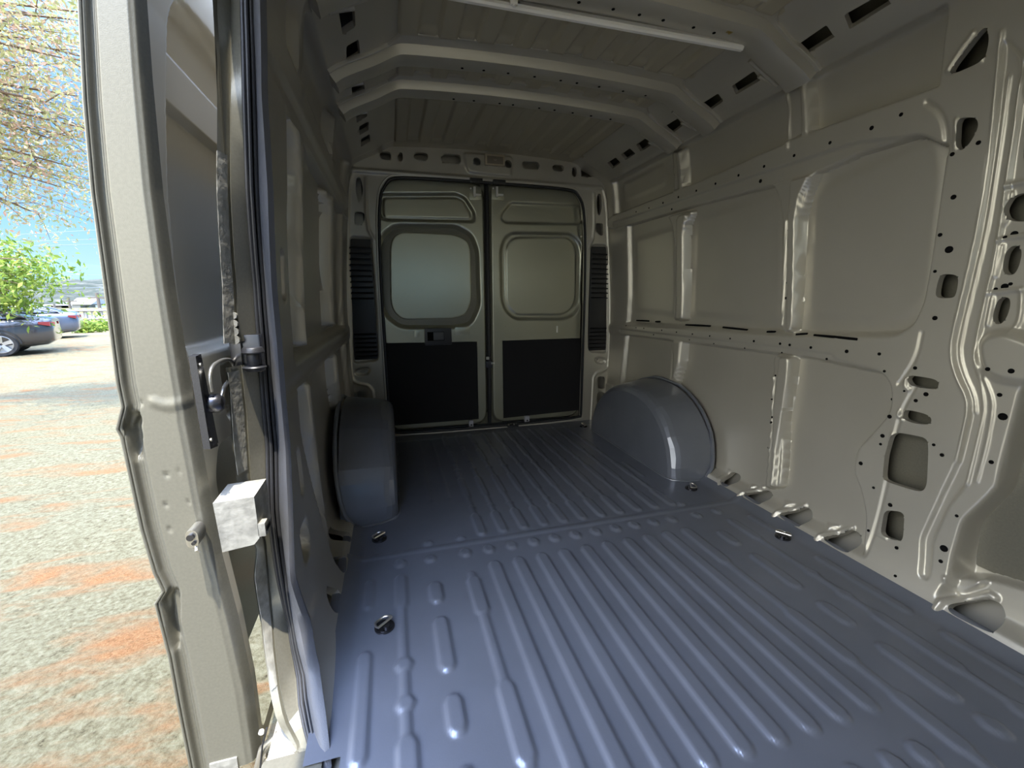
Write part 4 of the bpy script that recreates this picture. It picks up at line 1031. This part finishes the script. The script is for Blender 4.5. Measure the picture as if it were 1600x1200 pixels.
hill('trim_9', 1600, -2400, 2400, lambda s_: 130+30*math.sin(s_*.0045+1.1)+12*math.sin(s_*.013), 200, mat('hazy_mountain', (.075, .12, .165), 1, 0, 0))
hill('trim_10', 62, -120, 120, lambda s_: 1.2, 60, mat('dry_grass_field', (.15, .12, .045), .95, 0, .2, var=.4, vscale=2, col2=(.06, .08, .02)))

# ------------------------------------------------------------------ trees
def leafm(name, c, c2, c3=None):
    m_ = mat(name, c, .6, 0, .3); n_ = m_.node_tree; b_ = n_.nodes['Principled BSDF']
    oi_ = n_.nodes.new('ShaderNodeNewGeometry'); rp = n_.nodes.new('ShaderNodeValToRGB'); els = rp.color_ramp.elements
    els[0].color = (*c, 1); els[1].color = (*c2, 1)
    if c3: e_ = els.new(.5); e_.color = (*c3, 1)
    n_.links.new(oi_.outputs['Random Per Island'], rp.inputs[0]); n_.links.new(rp.outputs[0], b_.inputs['Base Color'])
    b_.inputs['Transmission Weight'].default_value = 0
    tr = n_.nodes.new('ShaderNodeBsdfTranslucent'); n_.links.new(rp.outputs[0], tr.inputs[0]); ms = n_.nodes.new('ShaderNodeMixShader'); ms.inputs[0].default_value = .45
    out = n_.nodes['Material Output']; n_.links.new(b_.outputs[0], ms.inputs[1]); n_.links.new(tr.outputs[0], ms.inputs[2]); n_.links.new(ms.outputs[0], out.inputs[0])
    return m_
BARK = mat('bark', (.16, .11, .075), .9, 0, .2, bump=.8, bscale=40)
def leaves(name, centres, size, mt, parent, spread, per):
    rng = np.random.default_rng(len(centres)+int(size*1e4)); C = np.repeat(np.asarray(centres), per, 0)
    N = len(C); C = C+rng.normal(0, 1, (N, 3))*spread
    a = rng.normal(0, 1, (N, 3)); a /= np.linalg.norm(a, axis=1)[:, None]; b_ = np.cross(a, rng.normal(0, 1, (N, 3))); b_ /= np.linalg.norm(b_, axis=1)[:, None]
    L = size*rng.uniform(.6, 1.4, (N, 1)); W = L*.38; c_ = np.cross(a, b_)*L*.12
    V = np.stack([C-a*L, C-b_*W+c_, C+a*L, C+b_*W+c_], 1).reshape(-1, 3); F = np.arange(N*4).reshape(-1, 4)
    return fix(mesh_np(name, V, F, mt, parent, smooth=False))
def tree(name, label, base, trunk_top, tips, leafmat, lsize, spread, per, tr=.18, group=None, sub=5):
    root = empty(name, base); tag(root, label, 'tree', group)
    m = MB(); B = Vector(base); T = Vector(trunk_top)
    m.tube([B, B.lerp(T, .35)+Vector((.08, .03, 0)), B.lerp(T, .7)+Vector((-.05, .05, 0)), T], [tr*1.3, tr, tr*.85, tr*.6], 12); fix(m.build('trunk', BARK, root))
    cents = []; m = MB()
    for tp in tips:
        tp = Vector(tp); a = B.lerp(T, random.uniform(.75, 1)); mid = a.lerp(tp, .5)+Vector((0, 0, .12*(tp-a).length))
        pts = [a, a.lerp(mid, .5)+Vector((0, 0, .05)), mid, mid.lerp(tp, .5), tp]; pts = [Vector(p) for p in chaikin([tuple(p) for p in pts], 1, False)]
        m.tube(pts, [tr*.20*(1-.9*i/(len(pts)-1))+.003 for i in range(len(pts))], 6)
        for k in range(sub):
            s0 = pts[random.randint(len(pts)//2, len(pts)-1)]; e_ = tp+Vector((random.gauss(0, 1)*spread[0]*2, random.gauss(0, 1)*spread[1]*2, random.gauss(0, 1)*spread[2]*1.6-.1))
            mm = s0.lerp(e_, .5)+Vector((0, 0, .06)); m.tube([s0, mm, e_], [.008, .005, .002], 4)
            for f in (.35, .6, .8, 1.0): cents.append(tuple(s0.lerp(e_, f)))
        cents.append(tuple(tp))
    fix(m.build('branches', BARK, root)); leaves('foliage', cents, lsize, leafmat, root, np.array(spread), per)
    return root
L1 = leafm('pinkish_olive_leaf', (.32, .34, .12), (.54, .32, .24), (.46, .43, .21)); L2 = leafm('bright_green_leaf', (.10, .18, .02), (.30, .35, .06), (.18, .26, .04))
random.seed(11)
tips = []
for a, b_, y in [(10, 20, 7), (60, 40, 7.5), (110, 30, 7.2), (40, 90, 8), (95, 90, 7), (20, 150, 7.6), (70, 160, 7.2), (120, 150, 7.6), (25, 215, 7.8), (75, 215, 7.4), (118, 215, 8), (110, 260, 7.6), (60, 262, 7.5), (20, 270, 8), (95, 292, 7.6), (30, 320, 8.2), (60, 335, 8.4), (130, 200, 7.4), (134, 90, 7.6), (-60, 60, 7.5), (-40, 160, 7.8), (-50, 250, 8), (-120, 120, 8), (-130, 10, 7.5), (5, -60, 6.8), (90, -60, 6.8), (-90, -80, 6.4), (135, 20, 7.2), (45, -120, 6.4), (45, 60, 7.2), (85, 130, 7.8), (10, 100, 7.3), (50, 190, 7.8), (100, 185, 7.9), (140, -40, 6.8), (128, 285, 8.6)]:
    tips.append(onp(a, b_, 1, y))
tree('leaning_tree', 'pinkish green tree with fine drooping branches at the upper left outside', (-9.6, 7.2, GZ), (-9.0, 7.4, 3.6), tips, L1, .033, (.19, .26, .19), 22, .20)
tips = []
for i in range(46):
    a = random.uniform(-170, 34); b_ = random.uniform(362, 485); y = random.uniform(15, 17.5)
    tips.append(onp(a, b_, 1, y))
for a, b_ in ((52, 425), (58, 436), (44, 410), (40, 475)): tips.append(onp(a, b_, 1, 16))
tree('leafy_tree', 'bright green leafy tree behind the parked dark car', (-14.5, 16.5, GZ), (-14.2, 16.4, 1.6), tips, L2, .085, (.20, .35, .20), 14, .25, sub=3)
# bushes by the fence
for i, (a, b_, s_, lab) in enumerate([(78, 500, .3, 'low round green bush at the left end of the far fence'), (112, 503, .3, 'green bush behind the middle of the far fence'), (152, 500, .32, 'green bush at the right end of the far fence beside the van'), (133, 508, .25, 'small light green bush in front of the far fence')]):
    c = onp(a, b_, 1, 26.5-1.5*(i == 3)); root = empty('bush', (c[0], c[1], GZ)); tag(root, lab, 'bush')
    leaves('foliage', [(c[0]+random.gauss(0, s_), c[1]+random.gauss(0, s_*.6), GZ+.1+abs(random.gauss(0, .4))*s_*1.4) for k in range(60)], .12, L2, root, np.array([.12, .12, .1]), 8)
    m = MB(); m.tube([(c[0], c[1], GZ), (c[0]+.05, c[1], GZ+.5)], .03, 6); fix(m.build('stem', BARK, root))
# fence
fr = empty('rail_fence', tuple(onp(120, 515, 1, 29))); fr.location.z = GZ; tag(fr, 'pale two-rail fence across the far edge of the lot', 'fence')
fa = onp(60, 512, 1, 29); fb = onp(230, 512, 1, 31); FM = mat('fence_paint', (.30, .29, .26), .7)
for k in range(15):
    p = fa+(fb-fa)*k/14; m = MB(); m.box((p[0]-.07, p[1]-.07, GZ), (p[0]+.07, p[1]+.07, GZ+1.05), .01); fix(m.build('post', FM, fr))
for z in (GZ+.45, GZ+.92):
    m = MB(); m.tube([(fa[0], fa[1]-.09, z), (fb[0], fb[1]-.09, z)], .05, 8); fix(m.build('rail', FM, fr))
# utility poles and wires
poles = []
for i, (a, b0, y, lab) in enumerate([(152, 462, 60, 'dark utility pole nearest the van beyond the fence'), (107, 468, 75, 'dark utility pole in the middle beyond the fence'), (85, 478, 90, 'dark utility pole nearest the green tree beyond the fence')]):
    c = onp(a, b0, 1, y); m = MB(); m.tube([(c[0], c[1], GZ), (c[0], c[1], c[2]+.3)], .16, 8); m.box((c[0]-.9, c[1]-.06, c[2]-.3), (c[0]+.9, c[1]+.06, c[2]-.15)); o = m.build('utility_pole', mat('pole_wood', (.12, .10, .08), .8)); tag(o, lab, 'utility pole')
WM = mat('wire', (.10, .14, .18), .5)
for i, (b0, b1) in enumerate([(365, 358), (376, 373), (383, 381), (428, 430), (450, 449)]):
    pa = onp(20, b0+2, 1, 45); pb = onp(175, b1, 1, 48); o = MB(); o.tube([pa+(pb-pa)*t-np.array([0, 0, .35*math.sin(t*math.pi)*0]) for t in np.linspace(0, 1, 8)], .016, 5); o = o.build('power_line', WM)
    tag(o, ['topmost power line crossing the blue sky between tree and van', 'second power line from the top crossing the blue sky', 'third power line from the top crossing the blue sky', 'fourth power line, in front of the hazy mountain', 'lowest power line, just above the wooded hill'][i], 'power line')
# white sheds on the hillside
for i, (a, b_, w_, lab) in enumerate([(92, 488, 4, 'long white shed roof at the foot of the wooded hill'), (118, 490, 3, 'smaller white shed beside the long one below the wooded hill'), (140, 478, 2, 'little pale house partway up the wooded hill')]):
    c = onp(a, b_, 1, 140); root = empty('shed', (c[0], c[1], c[2]-2)); tag(root, lab, 'shed')
    m = MB(); m.box((c[0]-w_, c[1]-3, GZ), (c[0]+w_, c[1]+3, c[2]+.6)); fix(m.build('walls', mat('shed_wall', (.25, .24, .22), .8), root, smooth=False))
    m = MB(); m.prism([(c[0]-w_-.4, c[1]-3.5, c[2]+.5), (c[0]-w_-.4, c[1]+3.5, c[2]+.5), (c[0]-w_-.4, c[1], c[2]+2)], (2*w_+.8, 0, 0)); fix(m.build('roof', mat('shed_roof', (.33, .33, .32), .6), root, smooth=False))

# ------------------------------------------------------------------ parked cars
CARP = mat('black_car_paint', (.045, .042, .045), .16, .3, .6, coat=1.0); CARP2 = mat('blue_grey_car_paint', (.10, .12, .17), .2, .4, .6, coat=1.0)
GLASS = mat('car_glass', (.03, .035, .04), .05, 0, .8, coat=.5); TYRE = mat('tyre', (.02, .02, .02), .8); RIM = mat('alloy', (.55, .55, .56), .3, .8); TAIL = mat('tail_lamp', (.35, .02, .02), .2, 0, .6, coat=1)
def car(label, rearwheel, heading, paint, name='sedan', roofh=1.42):
    root = empty(name, (rearwheel[0], rearwheel[1], GZ)); tag(root, label, 'car')
    hx, hy = math.cos(heading), math.sin(heading)
    def W(l, s_, z): return (rearwheel[0]+hx*l-hy*s_, rearwheel[1]+hy*l+hx*s_, GZ+z)   # l forward of rear axle, s left
    # body stations: (l, low z, shoulder z, half width)
    st = [(-1.03, .42, .72, .62), (-1.00, .36, .98, .76), (-.85, .26, 1.04, .86), (-.5, .22, 1.05, .90), (0, .22, 1.02, .92), (.8, .20, .98, .92), (1.8, .20, .96, .92), (2.6, .20, .94, .91), (3.2, .22, .88, .88), (3.55, .26, .78, .80), (3.68, .34, .62, .62)]
    rg = []
    for l, z0, z1, w_ in st:
        sec = [(-w_*.80, z0), (-w_*.98, z0+.10), (-w_, (z0+z1)/2), (-w_*.96, z1-.12), (-w_*.84, z1), (0, z1+.03), (w_*.84, z1), (w_*.96, z1-.12), (w_, (z0+z1)/2), (w_*.98, z0+.10), (w_*.80, z0), (0, z0)]
        rg.append([W(l, s_, z) for s_, z in chaikin(sec, 1)])
    m = MB(); m.loft(rg); fix(m.build('body', paint, root, angle=50))
    cab = [(-.55, 1.03, 1.06, .76), (-.15, 1.0, 1.20, .72), (.35, 1.0, roofh-.06, .66), (.9, 1.0, roofh, .62), (1.5, 1.0, roofh-.01, .62), (2.0, .98, 1.25, .68), (2.5, .94, .98, .74)]
    rg = [[W(l, s_, z) for s_, z in chaikin([(-w_*1.08, z0), (-w_, (z0*.3+z1*.7)), (-w_*.8, z1), (w_*.8, z1), (w_, z0*.3+z1*.7), (w_*1.08, z0)], 1)] for l, z0, z1, w_ in cab]
    m = MB(); m.loft(rg); fix(m.build('cabin_glass', GLASS, root, angle=50))
    m = MB(); rg = []
    for l, z, w_ in ((.05, roofh-.11, .56), (.4, roofh-.02, .60), (.9, roofh+.015, .60), (1.5, roofh+.005, .60), (1.75, roofh-.08, .58)): rg.append([W(l, s_, z+dz_) for s_, dz_ in ((-w_, -.03), (-w_*.9, .0), (w_*.9, .0), (w_, -.03), (w_*.9, -.04), (-w_*.9, -.04))])
    m.loft(rg); fix(m.build('roof', paint, root))
    for s_ in (-1, 1):
        m = MB(); m.tube([W(-.52, s_*.80, 1.07), W(-.1, s_*.76, 1.22), W(.35, s_*.66, roofh-.05)], .03, 6); fix(m.build('rear_pillar', paint, root))
        m = MB(); m.tube([W(.95, s_*.76, 1.0), W(.95, s_*.66, roofh-.03)], .03, 6); fix(m.build('door_pillar', paint, root))
        m = MB(); m.prism([W(-1.035, s_*.30, .82), W(-1.01, s_*.80, .80), W(-.80, s_*.885, .86), W(-.80, s_*.885, .93), W(-1.01, s_*.78, .92), W(-1.035, s_*.30, .90)], (hx*.02-hy*s_*.012, hy*.02+hx*s_*.012, 0)); fix(m.build('tail_lamp', TAIL, root))
        for l in (0, 2.75):
            r_ = .335; c = Vector(W(l, s_*.80, r_)); ax = Vector((-hy*s_, hx*s_, 0)); up = Vector((0, 0, 1)); fw_ = Vector((hx, hy, 0))
            cir = lambda rr, off: [c+ax*off+(fw_*math.cos(k*math.pi/14)+up*math.sin(k*math.pi/14))*rr for k in range(28)]
            m = MB(); m.loft([cir(r_*.72, .14), cir(r_*.94, .145), cir(r_, .11), cir(r_, -.08), cir(r_*.7, -.08)], closed=True, cap=False); wh = fix(m.build('wheel', TYRE, root)); 
            m = MB(); m.loft([cir(r_*.72, .135), cir(r_*.66, .14), cir(r_*.64, .06), cir(.02, .05)], closed=True, cap=False)
            for k in range(5):
                a = k*2*math.pi/5+.3; d_ = fw_*math.cos(a)+up*math.sin(a); e_ = fw_*-math.sin(a)+up*math.cos(a)
                m.prism([c+ax*.10+d_*.03+e_*.035, c+ax*.125+d_*r_*.68+e_*.055, c+ax*.125+d_*r_*.68-e_*.055, c+ax*.10+d_*.03-e_*.035], ax*.02)
            q_ = fix(m.build('rim', RIM, root, smooth=False))
            m = MB(); m.loft([[c+ax*.125+(fw_*math.cos(k*math.pi/14)+up*math.sin(k*math.pi/14))*rr for k in range(0, 15)] for rr in (r_*1.08, r_*1.20)], closed=False, cap=False); fix(m.build('wheel_arch_trim', TYRE, root))
    return root
wc = onp(38, 555, 2, GZ); hd1 = math.atan2(-.40, -.92)
car('black sedan parked outside at the left edge with its five-spoke rear wheel showing', (wc[0]-.66, wc[1]+.60), hd1, CARP)
w2 = onp(75, 535, 2, GZ); car('blue-grey car parked behind the black sedan under the green tree', (w2[0]-1.3, w2[1]+2.2), hd1, CARP2)
